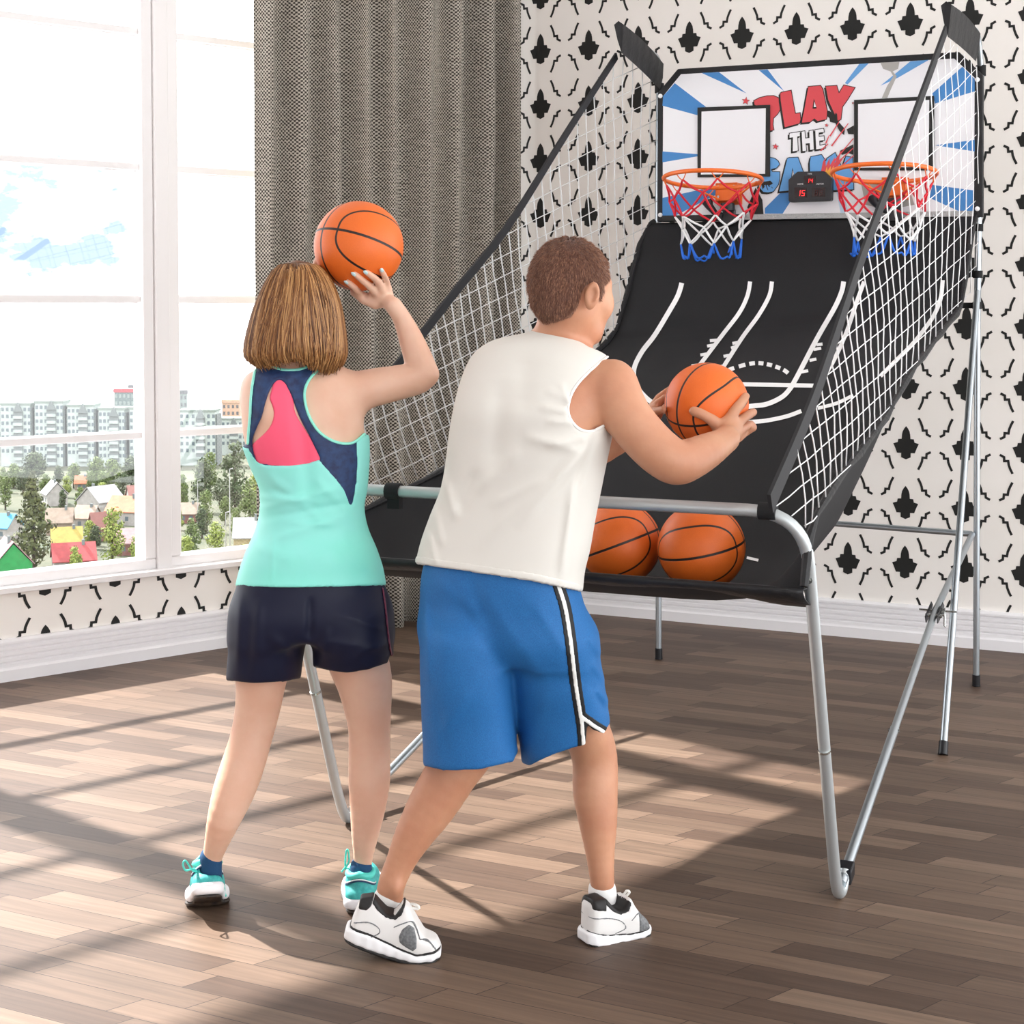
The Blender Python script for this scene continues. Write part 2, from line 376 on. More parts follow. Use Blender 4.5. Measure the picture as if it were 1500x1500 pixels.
# ------------------------------------------------------------------ the two-hoop basketball game
FLm = fl(508, 1207); FRm = fl(1228, 1318)
U = (FRm-FLm); W = U.length; U.normalize(); V = Vector((-U.y, U.x, 0))
def M(u, v, z): return FLm+U*u+V*v+Z*z
m_tube = mat('silver_tube', (178, 186, 192), .33, .85)
m_tube2 = mat('satin_silver_tube', (196, 202, 204), .42, .6)
m_blk = mat('black_polyester', (22, 22, 25), .62, noise=(30, (16, 16, 19)), bump=(45, .35, .01))
m_ramp = mat('black_ramp_cloth', (36, 36, 38), .75, noise=(400, (31, 31, 33)), spec=.25)
m_strap = mat('black_webbing', (24, 24, 28), .7)
m_vel = mat('black_velcro', (18, 18, 20), .85)
m_cord = mat('white_cord', (238, 238, 238), .6)
m_cordg = mat('pale_grey_cord', (206, 206, 206), .6)
m_wht = mat('white_print', (236, 236, 240), .4)
m_lineW = mat('white_court_line', (246, 246, 246), .6)
m_rub = mat('black_rubber', (14, 14, 20), .45)
m_zinc = mat('zinc_bolt', (205, 208, 205), .25, .9)
game = empty('basketball_arcade_game', M(W/2, 1.0, 0), 'folding two-hoop indoor basketball game with silver tube frame and black ramp', 'basketball game')
def part(mb, name, mats, parent=None, smooth=40, label=None, bevel=0):
    return mb.build(name, mats, parent or game, smooth=smooth, label=label, bevel=bevel)
# --- front frame: one bent U, leg - bar - leg
ZB = 1.022; VB = -.385
mb = MB()
pts = [M(0, .075, .05), M(0, .035, .013), M(0, -.012, .03), M(0, -.012-.373*.12, .12), M(0, VB, ZB), M(W, VB, ZB), M(W, -.012-.373*.12, .12), M(W, -.012, .03), M(W, .035, .013), M(W, .075, .05)]
path = fillet(pts[3:7], [.13, .13], 10)
path = crv(pts[:4], 5)[:-1]+path+crv(pts[6:], 5)[1:]
mb.tube(path, .0148, 16)
ff = part(mb, 'front_frame', m_tube2)
for u in (0, W):
    mb = MB(); p0 = M(u, -.012-.373*.42, .42*1.0); d = (M(u, VB, ZB)-M(u, -.012, .03)).normalized()
    mb.tube([p0, p0+d*.006], .0156, 16); part(mb, 'joint_ring', m_zinc, ff)
for u, n in ((W, 1), (0, 1)):
    mb = MB(); p0 = M(u, VB*.84, .862)-V*.014; mb.tube([p0, p0-V*.006], .009, 10); mb.tube([p0-V*.006, p0-V*.011], .005, 6); part(mb, 'screw', m_zinc, ff)
# --- side braces + rear cross bar
RU = {0: .10, 1: W-.03}
vR = 2.42
for sd_, u0 in ((0, 0.0), (1, W)):
    ur = RU[sd_]
    b0 = M(u0-(.03 if sd_ else -.03)*0, .03, .03); b1 = M(u0+(ur-u0)*.6, 1.553, .452); b2 = M(ur, 2.36, .63)
    if sd_: b2 = at(1424, 783, 6.1)
    mb = MB(); mb.tube([b0, b0+(b1-b0)*.5], .0135, 12); mb.tube([b0+(b1-b0)*.48, b1], .0118, 12)
    br = part(mb, 'side_brace', m_tube)
    mb = MB(); mb.tube([b1, b2], .0118, 12); part(mb, 'upper_tube', m_tube, br)
    mb = MB(); q = b0+(b1-b0)*.49; mb.tube([q-U*.016, q+U*.016], .0055, 8); part(mb, 'rivet', m_zinc, br)
    mb = MB(); d = (b1-b0).normalized(); mb.box(b0+d*.03-U*.02-Z*.02, U*.04, d*.05, Z*.036); part(mb, 'foot_clip', m_rub, br, smooth=None, bevel=.004)
    # folding bracket
    mb = MB(); up = (b2-b1).normalized(); pr = up.cross(U).normalized()
    for s in (-1, 1):
        c = b1+U*.018*s
        mb.prism([c-up*.075-pr*.012, c-up*.06+pr*.016, c+up*.05+pr*.02, c+up*.075, c+up*.05-pr*.02], U*.0025*s)
    part(mb, 'hinge_plate', m_rub, br, smooth=None)
    mb = MB(); c = b1+up*.02; mb.tube([c-U*.055, c+U*.07], .0035, 8); mb.tube([c+U*.03, c+U*.03-Z*.05, c+U*.035-Z*.055], .0035, 8)
    mb.tube([c-up*.05-U*.026, c-up*.05+U*.03], .006, 8); mb.tube([c+U*.024, c+U*.032], .011, 10); mb.tube([c-up*.03+U*.024, c-up*.03+U*.034], .008, 10)
    part(mb, 'locking_pin', m_zinc, br)
mb = MB(); mb.tube([M(RU[0], 2.36, .635), M(.4, 2.36, .637), at(1424, 783, 6.1)+Z*.002], .0118, 12); part(mb, 'rear_crossbar', m_tube)
# --- rear A-legs and posts, the top arms
postT = {}
for sd_ in (0, 1):
    if sd_ == 0:
        fB = fl(965, 965); fA = M(.02, 1.42, 0); j = M(.115, 2.40, 1.56); top = M(.12, 2.40, 2.44); front = at(906, 38, 6.03); armr = at(966, 96, 6.55)
    else:
        fB = fl(1430, 1005); fA = fl(1381, 1106); j = at(1432, 425, 6.08); top = at(1437, 92, 6.08); front = at(1386, 10, 5.45); armr = at(1429, 52, 6.0)
    for f, nm in ((fB, 'back'), (fA, 'front')):
        mb = MB(); d = (j-f).normalized(); mb.tube([f+d*.03, j], .0125, 12)
        lg = part(mb, 'rear_leg', m_tube)
        mb = MB(); mb.tube([f, f+d*.046], .0158, 12); mb.tube([f+d*.001, f+d*.006], .0168, 12); part(mb, 'rubber_foot', m_rub, lg)
        if sd_ and nm == 'front':
            pass
    mb = MB(); mb.tube([j-Z*.1, j, top-Z*.02], .0135, 12)
    po = part(mb, 'upright_post', m_tube)
    mb = MB(); path = fillet([top-Z*.03, top+(armr-top)*.6+Z*.05, front+(armr-front)*.04], .07, 8); mb.tube(path, .0125, 12)
    ar = part(mb, 'top_arm', m_tube)
    # fabric sleeve on the arm
    A_ = front-(front-armr)*0; S = []
    dn = .098
    Lr = (armr-front)
    n = 18; g = []
    for i in range(n+1):
        t = i/n; c = front+Lr*t+Z*(.012*math.sin(t*math.pi)); w_ = .004*math.sin(i*2.1)
        low = c-Z*(dn*(1.0+.08*math.sin(math.pi*t)))+V*(.03*(1-t))
        ring = [c+Z*.019, c+U*.018+Z*.006, c+U*(.010+w_)-Z*dn*.5+V*.015, low+U*.002, c-U*(.010-w_)-Z*dn*.5+V*.015, c-U*.018+Z*.006]
        g.append(ring)
    mb = MB(); mb.quads(g, closed=True); mb.poly(g[0]); mb.poly(g[-1][::-1])
    part(mb, 'fabric_sleeve', m_blk, ar, smooth=60)
    mb = MB(); q = top-Z*.03; mb.tube([q-Z*.02, q+Z*.02], .0195, 12); part(mb, 'hook_strap', m_vel, ar)
    postT[sd_] = (j, top, front)
    for k, zz in enumerate((1.80, 1.62, 1.50)):
        q = Vector((j.x, j.y, zz)) if zz > j.z else j-Z*(j.z-zz); mb = MB(); mb.tube([q-Z*.014, q+Z*.014], .019, 12)
        inw = U*(1 if sd_ == 0 else -1); mb.box(q-Z*.011-V*.004, inw*.07, V*.006, Z*.022); part(mb, 'hook_strap', m_vel, po)
# --- ramp
def splane(px, py, side):
    if side == 0:
        P = M(0, VB, 0); Q = M(.12, 2.4, 0)
    else:
        P = M(W, VB, 0); Q = M(W, 2.4, 0)
    n = (Q-P).cross(Z).normalized(); return onpl(px, py, P, n)
Lpx = [(967, 318), (972, 335), (971, 375), (963, 415), (930, 462), (880, 512), (800, 575), (720, 640), (650, 690), (600, 716), (535, 748), (452, 790), (408, 812)]
Rpx = [(1437, 312), (1437, 345), (1433, 385), (1422, 437), (1376, 492), (1335, 546), (1293, 620), (1262, 662), (1231, 700), (1205, 740), (1186, 776), (1176, 810), (1172, 858)]
def vz(p): d = p-FLm; return d.dot(V), p.z
Le = [vz(splane(x, y, 0)) for x, y in Lpx]; Re = [vz(splane(x, y, 1)) for x, y in Rpx]
def mono(E):
    E = sorted(E); o = [E[0]]
    for v, z in E[1:]:
        o.append((max(v, o[-1][0]+.004), z))
    return o
Le = [(VB, .85)]+[e for e in mono(Le) if e[0] > VB+.03]; Re = [(VB, .85)]+[e for e in mono(Re) if e[0] > VB+.02]
VE = 2.34
def ez(E, v): return float(np.interp(v, [a for a, b in E], [b for a, b in E]))
def sst(a, b, x): t = max(0, min(1, (x-a)/(b-a))); return t*t*(3-2*t)
floorv = [-.385, -.35, -.30, -.15, 0, .3, .7, 1.2]; floorz = [.838, .812, .785, .768, .772, .815, .95, 1.08]
vs = sorted(set([VB+.0001+(VE-VB)*(i/70)**1.0 for i in range(71)]+[VB, -.37, -.34, 2.3, 2.32]))
topz = 1.845
def rampz(w, v):
    zl, zr = ez(Le, v), ez(Re, v)
    if v > 1.9:            # both edges run up to the same height under the board
        k = sst(1.9, VE, v); zl = zl*(1-k)+(topz-.0)*k; zr = zr*(1-k)+topz*k
    z = zl+(zr-zl)*w
    zf = float(np.interp(v, floorv, floorz)); k = 1-sst(.2, 1.3, v)
    z2 = z*(1-k)+min(z, zf)*k
    bmp = 1-abs(2*w-1)**10
    return z+(z2-z)*bmp-.05*sst(2.3, 1.6, v)*0
ws = [0, .01, .025, .05, .08, .12, .17]+[.17+.66*i/12 for i in range(1, 12)]+[.83, .88, .92, .95, .975, .99, 1]
def rampP(w, v):
    uL = .12*(v-VB)/(2.4-VB); return M(uL+(W-uL)*w, v, rampz(w, v))
def front_sh(v): return v
grid = [[rampP(w, v) for w in ws] for v in vs]
mb = MB(); mb.quads(grid)
ramp_mb = mb
bvh = BVHTree.FromPolygons([Vector(p) for p in mb.v], mb.f)
def on_ramp(px, py):
    h, nn, i, d = bvh.ray_cast(EYE, ray(px, py).normalized())
    if h is None: return None
    if nn.dot(EYE-h) < 0: nn = -nn
    return h+nn*.0025
def ramp_line(mb, pts, w, spl=True):
    P = [Vector((x, y, 0)) for x, y in pts]
    if spl and len(P) > 2: P = crv(P, 6)
    elif len(P) == 2: P = [P[0].lerp(P[1], i/6) for i in range(7)]
    Ls = []
    for i, p in enumerate(P):
        t = (P[min(i+1, len(P)-1)]-P[max(i-1, 0)]).normalized(); n = Vector((-t.y, t.x, 0))*(w/2)
        a, b = on_ramp(p.x+n.x, p.y+n.y), on_ramp(p.x-n.x, p.y-n.y)
        if a and b: Ls.append([a, b])
    if len(Ls) > 1: mb.quads(Ls, 1)
mb = ramp_mb
ramp_line(mb, [(999, 415), (993, 434), (979, 459), (959, 492), (940, 517), (929, 541), (931, 562), (942, 579), (960, 593), (990, 603), (1040, 604), (1100, 596), (1123, 593), (1145, 583), (1157, 571), (1166, 556), (1177, 535), (1191, 508), (1203, 486), (1223, 451), (1233, 428), (1236, 413)], 7)
ramp_line(mb, [(1099, 413), (1095, 434), (1083, 459), (1058, 492), (1018, 545)], 6)
ramp_line(mb, [(1131, 413), (1127, 434), (1111, 463), (1087, 496), (1055, 546)], 6)
for a, b in (((1040, 500), (1052, 499)), ((1036, 508), (1047, 506)), ((1026, 521), (1038, 519)), ((1013, 537), (1027, 535)), ((1073, 504), (1084, 502)), ((1071, 511), (1079, 508)), ((1060, 523), (1071, 521)), ((1049, 539), (1061, 537)),
             ((1196, 506), (1205, 505)), ((1192, 513), (1203, 511)), ((1186, 529), (1196, 527)), ((1174, 546), (1184, 544))): ramp_line(mb, [a, b], 4.5)
arc = [(1062, 546), (1070, 542), (1089, 536), (1106, 533), (1121, 534), (1136, 538), (1150, 544), (1162, 555)]
ac = crv([Vector((x, y, 0)) for x, y in arc], 6)
for i in range(0, len(ac)-3, 5): ramp_line(mb, [(p.x, p.y) for p in ac[i:i+4]], 6, False)
ramp_line(mb, [(1040, 563), (1195, 566)], 6)
ramp_line(mb, [(1060, 620), (1100, 619), (1123, 617), (1152, 611), (1174, 603)], 6)
ramp_line(mb, [(1266, 413), (1254, 446), (1240, 488), (1222, 528), (1206, 556), (1200, 575)], 6)
ramp_line(mb, [(1381, 411), (1378, 438), (1368, 463), (1352, 486), (1336, 506), (1312, 530), (1290, 552)], 6)
ramp_line(mb, [(1198, 599), (1225, 592), (1250, 580)], 5)
ramp_line(mb, [(1094, 818), (1111, 822)], 4)
ramp = part(mb, 'ramp', [m_ramp, m_lineW], smooth=0, label='black ramp cloth printed with white court lines')
# padded edge bindings
for E, sd_ in ((0, 0), (1, 1)):
    mb = MB(); path = [rampP(E, v)+Z*.004 for v in vs[::3]+[VE]]
    mb.tube(path, [.010+.003*math.sin(i*2.3) for i in range(len(path))], 8); part(mb, 'edge_binding', m_blk, ramp, label='puckered black hem')
# front lip with its sagging pocket cloth
mb = MB(); g = []
N = 40
for i in range(N+1):
    w = i/N; P0 = rampP(w, VB)
    sag = .006*math.sin(w*25)+.010*math.sin(w*9+1); up = M(W*w, VB-.004, .848)
    g.append([M(W*w, VB+.03, .846), M(W*w, VB-.004, .85), M(W*w, VB-.010, .840), M(W*w, VB+.01, .824+sag*.3), M(W*w, VB+.05, .808+sag*.6), M(W*w, VB+.12, .792+sag)])
mb.quads(g); o = part(mb, 'tray_lip', m_blk, smooth=0); sm = o.modifiers.new('t', 'SOLIDIFY'); sm.thickness = .003
# bar ties
mb = MB(); p = at(591, 716, 4.02)
uu = (M(0, VB, ZB)-p).dot(U)*-1; c = M((p-FLm).dot(U), VB, ZB); mb.tube([c-U*.019, c+U*.019], .021, 16); mb.box(c-U*.017-Z*.045-V*.004, U*.034, V*.02, Z*.04); part(mb, 'hook_strap', m_vel)
# straps on the slanting edge of the side nets
def strapmb(px, side, w0, w1, lift=0):
    P = [splane(x, y, side) for x, y in px]; P = crv(P, 8); n = len(P); g = []; nU = U
    for i, p in enumerate(P):
        t = (P[min(i+1, n-1)]-P[max(i-1, 0)]).normalized(); q = t.cross(U).normalized(); w = w0+(w1-w0)*i/(n-1)
        g.append([p+q*w/2+U*.004, p-q*w/2+U*.004, p-q*w/2-U*.004, p+q*w/2-U*.004])
    mb = MB(); mb.quads(g, closed=True); mb.poly(g[0]); mb.poly(g[-1][::-1]); return mb
LS = [(447, 706), (512, 622), (584, 534), (665, 430), (745, 330), (830, 195), (903, 82)]
RS = [(1128, 738), (1194, 579), (1260, 384), (1322, 217), (1385, 45)]
part(strapmb(LS, 0, .034, .028), 'net_strap', m_strap)
part(strapmb(RS, 1, .046, .034), 'net_strap', m_strap)
# strap loops round the bar
for u_ in ((W-.085), .06):
    mb = MB(); c = M(u_, VB, ZB); mb.tube([c-U*.02, c+U*.02], .0205, 16); part(mb, 'strap_loop', m_vel)
# side cloth of the right end
mb = MB(); pp = [splane(x, y, 1) for x, y in ((1140, 745), (1165, 700), (1200, 650), (1262, 640), (1231, 700), (1186, 776), (1172, 858), (1167, 830), (1158, 780))]
# --- side nets: straight cords in each side plane, clipped to the net's outline
def inpoly(x, y, P):
    c = False; j = len(P)-1
    for i in range(len(P)):
        if (P[i][1] > y) != (P[j][1] > y) and x < (P[j][0]-P[i][0])*(y-P[i][1])/(P[j][1]-P[i][1])+P[i][0]: c = not c
        j = i
    return c
def netcords(poly, lines, side, r, amp):
    mb = MB(); ph = 0
    for (x0, y0, x1, y1) in lines:
        n = 90; run = []; ph += 1.7
        for i in range(n+1):
            t = i/n; x = x0+(x1-x0)*t; y = y0+(y1-y0)*t
            if inpoly(x, y, poly): run.append((x, y))
            if (not inpoly(x, y, poly) or i == n) and run:
                if len(run) > 2:
                    k = max(3, min(12, len(run)//3)); idx = [round(a*(len(run)-1)/(k-1)) for a in range(k)]
                    P = []
                    for q, a in enumerate(idx):
                        X, Y = run[a]; p = splane(X+amp*math.sin(ph*3.1+a*.35), Y, side)
                        P.append(p+U*(.002*math.sin(q*2+ph)+.009*math.sin(math.pi*q/(k-1))*(1 if side else -1)))
                    mb.tube(P, r, 4)
                run = []
    return mb
Lpoly = LS+[(915, 84), (968, 108), (972, 330)]+Lpx[1:]
lines = []
for k in range(60):
    xs = 380+k*(19.2-.1*k)
    m = .30-.30*min(1, max(0, (xs-520)/430)); lines.append((xs-m*300, 0, xs+m*600, 900))
lines2 = []
for k in range(44):
    yy = 40+k*30; lines2.append((430, yy+.56*280, 985, yy-.42*275))
mb = netcords(Lpoly, lines, 0, .0022, .7); nt_ = part(mb, 'side_net', m_cordg, smooth=0, label='white knotted side net')
mb = netcords(Lpoly, lines2, 0, .0018, .5); part(mb, 'cross_cord', m_cordg, nt_, smooth=0)
Rpoly = RS+[(1432, 98), (1432, 345)]+Rpx[1:-2]+[(1166, 768), (1150, 748)]
lines = []; lines2 = []
for k in range(42):
    xt = 1130+k*11.2-(.04*k*k if k < 42 else 0)*1.0
    m = .10*(1-min(1, max(0, (xt-1180)/230))); lines.append((xt-m*330, 0, xt+m*600, 880))
for k in range(44):
    yy = -60+k*32; lines2.append((1090, yy+.95*180, 1450, yy-.80*180))
mb = netcords(Rpoly, lines, 1, .0018, 1.0); nt_ = part(mb, 'side_net', m_cord, smooth=0, label='white knotted side net')
mb = netcords(Rpoly, lines2, 1, .0017, .6); part(mb, 'cross_cord', m_cord, nt_, smooth=0)
# --- backboard
P0b = M(0, 2.30, 0)
def BP(px, py, off=0.0): return onpl(px, py, P0b, -V)-V*off
outer = [(963, 137), (993, 101), (1405, 76), (1440, 110), (1440, 318), (963, 325)]
inner = [(972, 141), (998, 109), (1398, 86), (1428, 114), (1427, 309), (971, 316)]
mb = MB(); mb.prism([BP(x, y, .004) for x, y in outer], V*.03); board = part(mb, 'backboard', m_blk, smooth=None, bevel=.004, label='padded black-edged backboard')
C_ = {'w': m_wht, 'b': mat('blue_print', (66, 132, 196), .4), 'B': mat('light_blue_print', (98, 160, 218), .4), 'r': mat('red_print', (214, 72, 80), .4), 'k': mat('black_print', (20, 20, 18), .45), 's': mat('silver_trim', (178, 180, 180), .35, .5, bump=(90, .6, .01)),
      'p': mat('pale_blue_print', (190, 214, 234), .4), 'g': mat('grey_print', (172, 170, 166), .4), 'y': mat('yellow_print', (246, 178, 66), .4)}
keys = list(C_); art = MB(); zc_ = [.0046]
def lay(pts, c, sc=None):
    zc_[0] += .00006
    if sc: pts = [(sc[0]+x/sc[2], sc[1]+y/sc[2]) for x, y in pts]
    art.poly([BP(x, y, zc_[0]) for x, y in pts], keys.index(c)); return pts
def out(pts, c, w, sc=None):
    """stroke along a closed outline"""
    if sc: pts = [(sc[0]+x/sc[2], sc[1]+y/sc[2]) for x, y in pts]
    zc_[0] += .00006; n = len(pts)
    for i in range(n):
        a = Vector((*pts[i], 0)); b = Vector((*pts[(i+1) % n], 0)); t = (b-a)
        if t.length < .01: continue
        t.normalize(); q = Vector((-t.y, t.x, 0))*w/2; a -= t*w*.4; b += t*w*.4
        art.poly([BP(p.x, p.y, zc_[0]) for p in (a+q, b+q, b-q, a-q)], keys.index(c))
lay(inner, 'w')
for p in ([(989, 122), (1035, 157), (1023, 158), (1022, 169), (971, 155), (972, 141)], [(1028, 107), (1054, 106), (1094, 137)], [(1112, 103), (1125, 102), (1149, 134)], [(971, 222), (1023, 226), (1023, 229), (971, 238)],
          [(971, 290), (1054, 272), (1056, 282), (990, 316), (971, 316)], [(1121, 305), (1144, 282), (1160, 270), (1165, 285), (1147, 313), (1121, 313)], [(1366, 137), (1410, 98), (1428, 116), (1428, 134), (1370, 152)],
          [(1370, 213), (1428, 205), (1428, 222)], [(1366, 271), (1427, 279), (1427, 309), (1404, 309), (1362, 290)]): lay(p, 'b')
for p in ([(1259, 94), (1273, 93), (1242, 124), (1238, 122)], [(1334, 90), (1361, 88), (1316, 114), (1290, 126), (1312, 108)]): lay(p, 'B')
lay([(1222, 262), (1232, 313), (1243, 312), (1232, 262)], 'p')
lay([(1262, 270), (1300, 262), (1330, 270), (1340, 300), (1300, 308), (1268, 300)], 'g')
lay([(1290, 92), (1318, 91), (1316, 101), (1308, 105), (1314, 112), (1305, 132), (1300, 144), (1292, 144), (1300, 126), (1309, 112), (1305, 105), (1294, 101)], 'g')
S = (1080, 100, 6.522)
def letter(pts, c, holes=()):
    lay([(x-14, y+16) for x, y in pts], 'k', S); lay(pts, c, S); out(pts, 'k', 1.1, S)
    for h in holes: lay(h, 'k', S); hx = [(x+5, y-2) for x, y in h]; lay([(x*.55+.45*sum(a for a, b in h)/len(h)+4, y*.55+.45*sum(b for a, b in h)/len(h)) for x, y in h], 'w', S)
letter([(160, 310), (220, 280), (290, 264), (350, 262), (390, 278), (425, 310), (432, 350), (420, 390), (390, 440), (350, 480), (345, 540), (355, 590), (315, 602), (250, 560), (240, 400), (165, 350)], 'r')
letter([(845, 172), (955, 165), (975, 235), (1020, 160), (1130, 185), (1060, 300), (1010, 370), (995, 490), (960, 510), (930, 440), (870, 310)], 'r')
letter([(680, 175), (800, 165), (822, 200), (870, 430), (855, 490), (770, 510), (740, 485), (700, 518), (618, 525), (625, 470), (640, 400)], 'r', [[(735, 290), (762, 385), (722, 388)]])
letter([(412, 240), (425, 230), (520, 210), (540, 330), (560, 432), (605, 425), (612, 490), (600, 530), (455, 570), (440, 480), (415, 310)], 'r')
letter([(500, 622), (605, 605), (610, 650), (580, 656), (587, 790), (530, 800), (532, 665), (500, 670)], 'w')
letter([(615, 605), (650, 598), (656, 668), (690, 664), (688, 598), (730, 590), (738, 780), (697, 786), (692, 720), (660, 724), (667, 792), (625, 797)], 'w')
letter([(745, 588), (830, 575), (836, 612), (785, 620), (785, 652), (833, 646), (838, 690), (790, 697), (793, 737), (845, 725), (848, 765), (755, 780)], 'w')
letter([(250, 850), (310, 850), (365, 862), (395, 885), (412, 920), (380, 955), (330, 968), (340, 988), (412, 990), (410, 1060), (400, 1110), (350, 1180), (300, 1190), (250, 1185), (205, 1130), (240, 1040)], 'B')
letter([(480, 862), (500, 854), (585, 850), (640, 1000), (680, 1180), (600, 1190), (580, 1110), (530, 1112), (505, 1172), (400, 1182)], 'B', [[(530, 950), (548, 1012), (518, 1060)]])
letter([(705, 845), (810, 825), (850, 885), (860, 860), (940, 805), (975, 880), (1005, 955), (1040, 840), (1110, 852), (1118, 1160), (700, 1180), (694, 900)], 'B')
lay([(235, 1070), (260, 1085), (320, 1075), (345, 1100), (320, 1120), (350, 1150), (300, 1130), (300, 1170), (270, 1130), (245, 1160), (240, 1120), (210, 1120)], 'k', S)
for x0 in (262, 285, 312): lay([(x0, 1120), (x0+12, 1115), (x0+30, 1165), (x0+20, 1175)], 'B', S)
lay([(180, 1140), (245, 1260), (256, 1402), (130, 1402), (100, 1330)], 'k', S)
lay([(862, 415), (880, 405), (905, 425), (935, 455), (945, 425), (958, 440), (962, 500), (1000, 545), (1032, 580), (1026, 642), (980, 600), (940, 525), (890, 515), (885, 480), (860, 455)], 'k', S)
lay([(1050, 585), (1118, 548), (1118, 632), (1065, 630)], 'k', S); lay([(985, 790), (1050, 760), (1112, 728), (1115, 830), (1060, 810), (1010, 830), (985, 815)], 'k', S)
lay([(800, 1010), (822, 900), (845, 855), (850, 940), (885, 860), (890, 930), (935, 850), (935, 910), (1000, 775), (975, 880), (1010, 870), (950, 960), (900, 1060), (850, 1030)], 'r', S)
lay([(840, 1010), (860, 940), (868, 985), (900, 920), (895, 980), (930, 930), (905, 1010), (912, 1055), (880, 1020)], 'y', S)
for a, b, c_, d_ in ((975, 510, 890, 650), (1062, 525, 905, 745), (1112, 668, 870, 960), (1110, 760, 960, 905), (1115, 830, 975, 960), (870, 720, 800, 790), (880, 640, 850, 720)):
    lay([(a, b), (a+5, b+7), (c_+6, d_+4), (c_-6, d_-3)], 'r', S)
def star(cx, cy, r):
    p = [(cx+(r if k % 2 == 0 else r*.42)*math.sin(math.pi*k/5+.15), cy-(r if k % 2 == 0 else r*.42)*math.cos(math.pi*k/5+.15)) for k in range(10)]; lay(p, 'r', S); out(p, 'k', .3, S)
star(87, 315, 40); star(370, 750, 31); star(858, 547, 20); star(1110, 335, 12)
lay([(971, 316), (1085, 314), (1085, 321), (971, 324)], 'k'); lay([(1085, 314.5), (1427, 309), (1427, 317), (1085, 322)], 's')
part(art, 'printed_panel', [C_[k] for k in keys], board, smooth=None, label='white panel printed PLAY THE GAME with blue rays')
for o_, i_ in (([(1023, 158), (1129, 154), (1129, 259), (1023, 260)], [(1029, 164), (1123, 159), (1122, 255), (1028, 256)]), ([(1252, 147), (1369, 141), (1369, 250), (1252, 250)], [(1258, 153), (1362, 147), (1361, 245), (1258, 246)])):
    mb = MB(); mb.prism([BP(x, y, .012) for x, y in o_], V*.004, 0); mb.poly([BP(x, y, .0126) for x, y in i_], 1); part(mb, 'target_square', [C_['k'], m_wht], board, smooth=None)
for x, y in ((968, 141), (968, 315), (1432, 117), (1432, 306)):
    mb = MB(); p = BP(x, y, .004); mb.tube([p+V*.005, p-V*.006, p-V*.009], [.009, .009, .004], 10); part(mb, 'bolt_cap', m_cord, board)
# --- scoreboard
m_scr = mat('smoked_display', (34, 6, 8), .15); m_led = mat('red_led', (255, 40, 40), .5, emit=((255, 40, 44), 1.6)); m_dim = mat('unlit_led', (62, 8, 10), .3); m_plast = mat('black_plastic', (42, 42, 46), .4)
mb = MB(); sb = [(595, 995), (850, 990), (925, 1062), (920, 1262), (908, 1272), (525, 1284), (511, 1272), (510, 1072)]
mb.prism([BP(S[0]+x/S[2], S[1]+y/S[2], .038) for x, y in sb], V*.034); sc = part(mb, 'scoreboard', m_plast, smooth=None, bevel=.003)
def seg(mb, x, y, w, h, ch, off, m=0, t=None):
    t = t or w*.24; sl = .14
    R = {'a': (0, 0, w, t), 'g': (0, h/2-t/2, w, t), 'd': (0, h-t, w, t), 'f': (0, 0, t, h/2), 'e': (0, h/2, t, h/2), 'b': (w-t, 0, t, h/2), 'c': (w-t, h/2, t, h/2)}
    for s in ch:
        a, b, c, d = R[s]; g = t*.12
        q = [(a+g, b+g), (a+c-g, b+g), (a+c-g, b+d-g), (a+g, b+d-g)]
        mb.poly([BP(S[0]+(x+px+(h-py)*sl)/S[2], S[1]+(y+py)/S[2], off) for px, py in q], m)
D7 = {'1': 'bc', '4': 'fgbc', '5': 'afgcd', '8': 'abcdefg'}
for (x0, y0, x1, y1), tx, mt, w_, h_, gap_ in (((660, 1035, 770, 1115), '14', m_led, 22, 38, 34), ((570, 1145, 690, 1240), '15', m_led, 30, 56, 42), ((735, 1145, 862, 1235), '88', m_dim, 30, 54, 44)):
    mb = MB(); mb.prism([BP(S[0]+x/S[2], S[1]+y/S[2], .0388) for x, y in ((x0, y0), (x1, y0-1), (x1, y1-1), (x0, y1))], V*.001); dsp = part(mb, 'display', m_scr, sc, smooth=None)
    mb = MB(); cx, cy = (x0+x1)/2, (y0+y1)/2+6
    for i, ch in enumerate(tx): seg(mb, cx-gap_*.9+i*gap_, cy-h_/2, w_, h_, D7[ch], .0394)
    mb.build('digits', mt, dsp) if False else part(mb, 'digits', mt, sc, smooth=None, label='glowing red digits' if mt is m_led else 'unlit dark red digits')
def text_mesh(txt, c, xdir, ydir, size, m, name, parent):
    cu = bpy.data.curves.new('t', 'FONT'); cu.body = txt; cu.size = 1; cu.align_x = 'CENTER'; cu.align_y = 'CENTER'
    o = bpy.data.objects.new('t', cu); COL.objects.link(o); dg = bpy.context.evaluated_depsgraph_get(); me = bpy.data.meshes.new_from_object(o.evaluated_get(dg))
    vv = [c+xdir*(v.co.x*size)+ydir*(v.co.y*size) for v in me.vertices]; mb = MB(); mb.v = [tuple(v) for v in vv]; mb.f = [tuple(p.vertices) for p in me.polygons]; mb.m = [0]*len(mb.f)
    bpy.data.objects.remove(o); return part(mb, name, m, parent, smooth=None)
for tx, x, y in (('TIME', 715, 1017), ('HOME', 625, 1114), ('VISITOR', 812, 1113)): text_mesh(tx, BP(S[0]+x/S[2], S[1]+y/S[2], .0392), U, Z, .0085, m_cord, 'caption', sc)
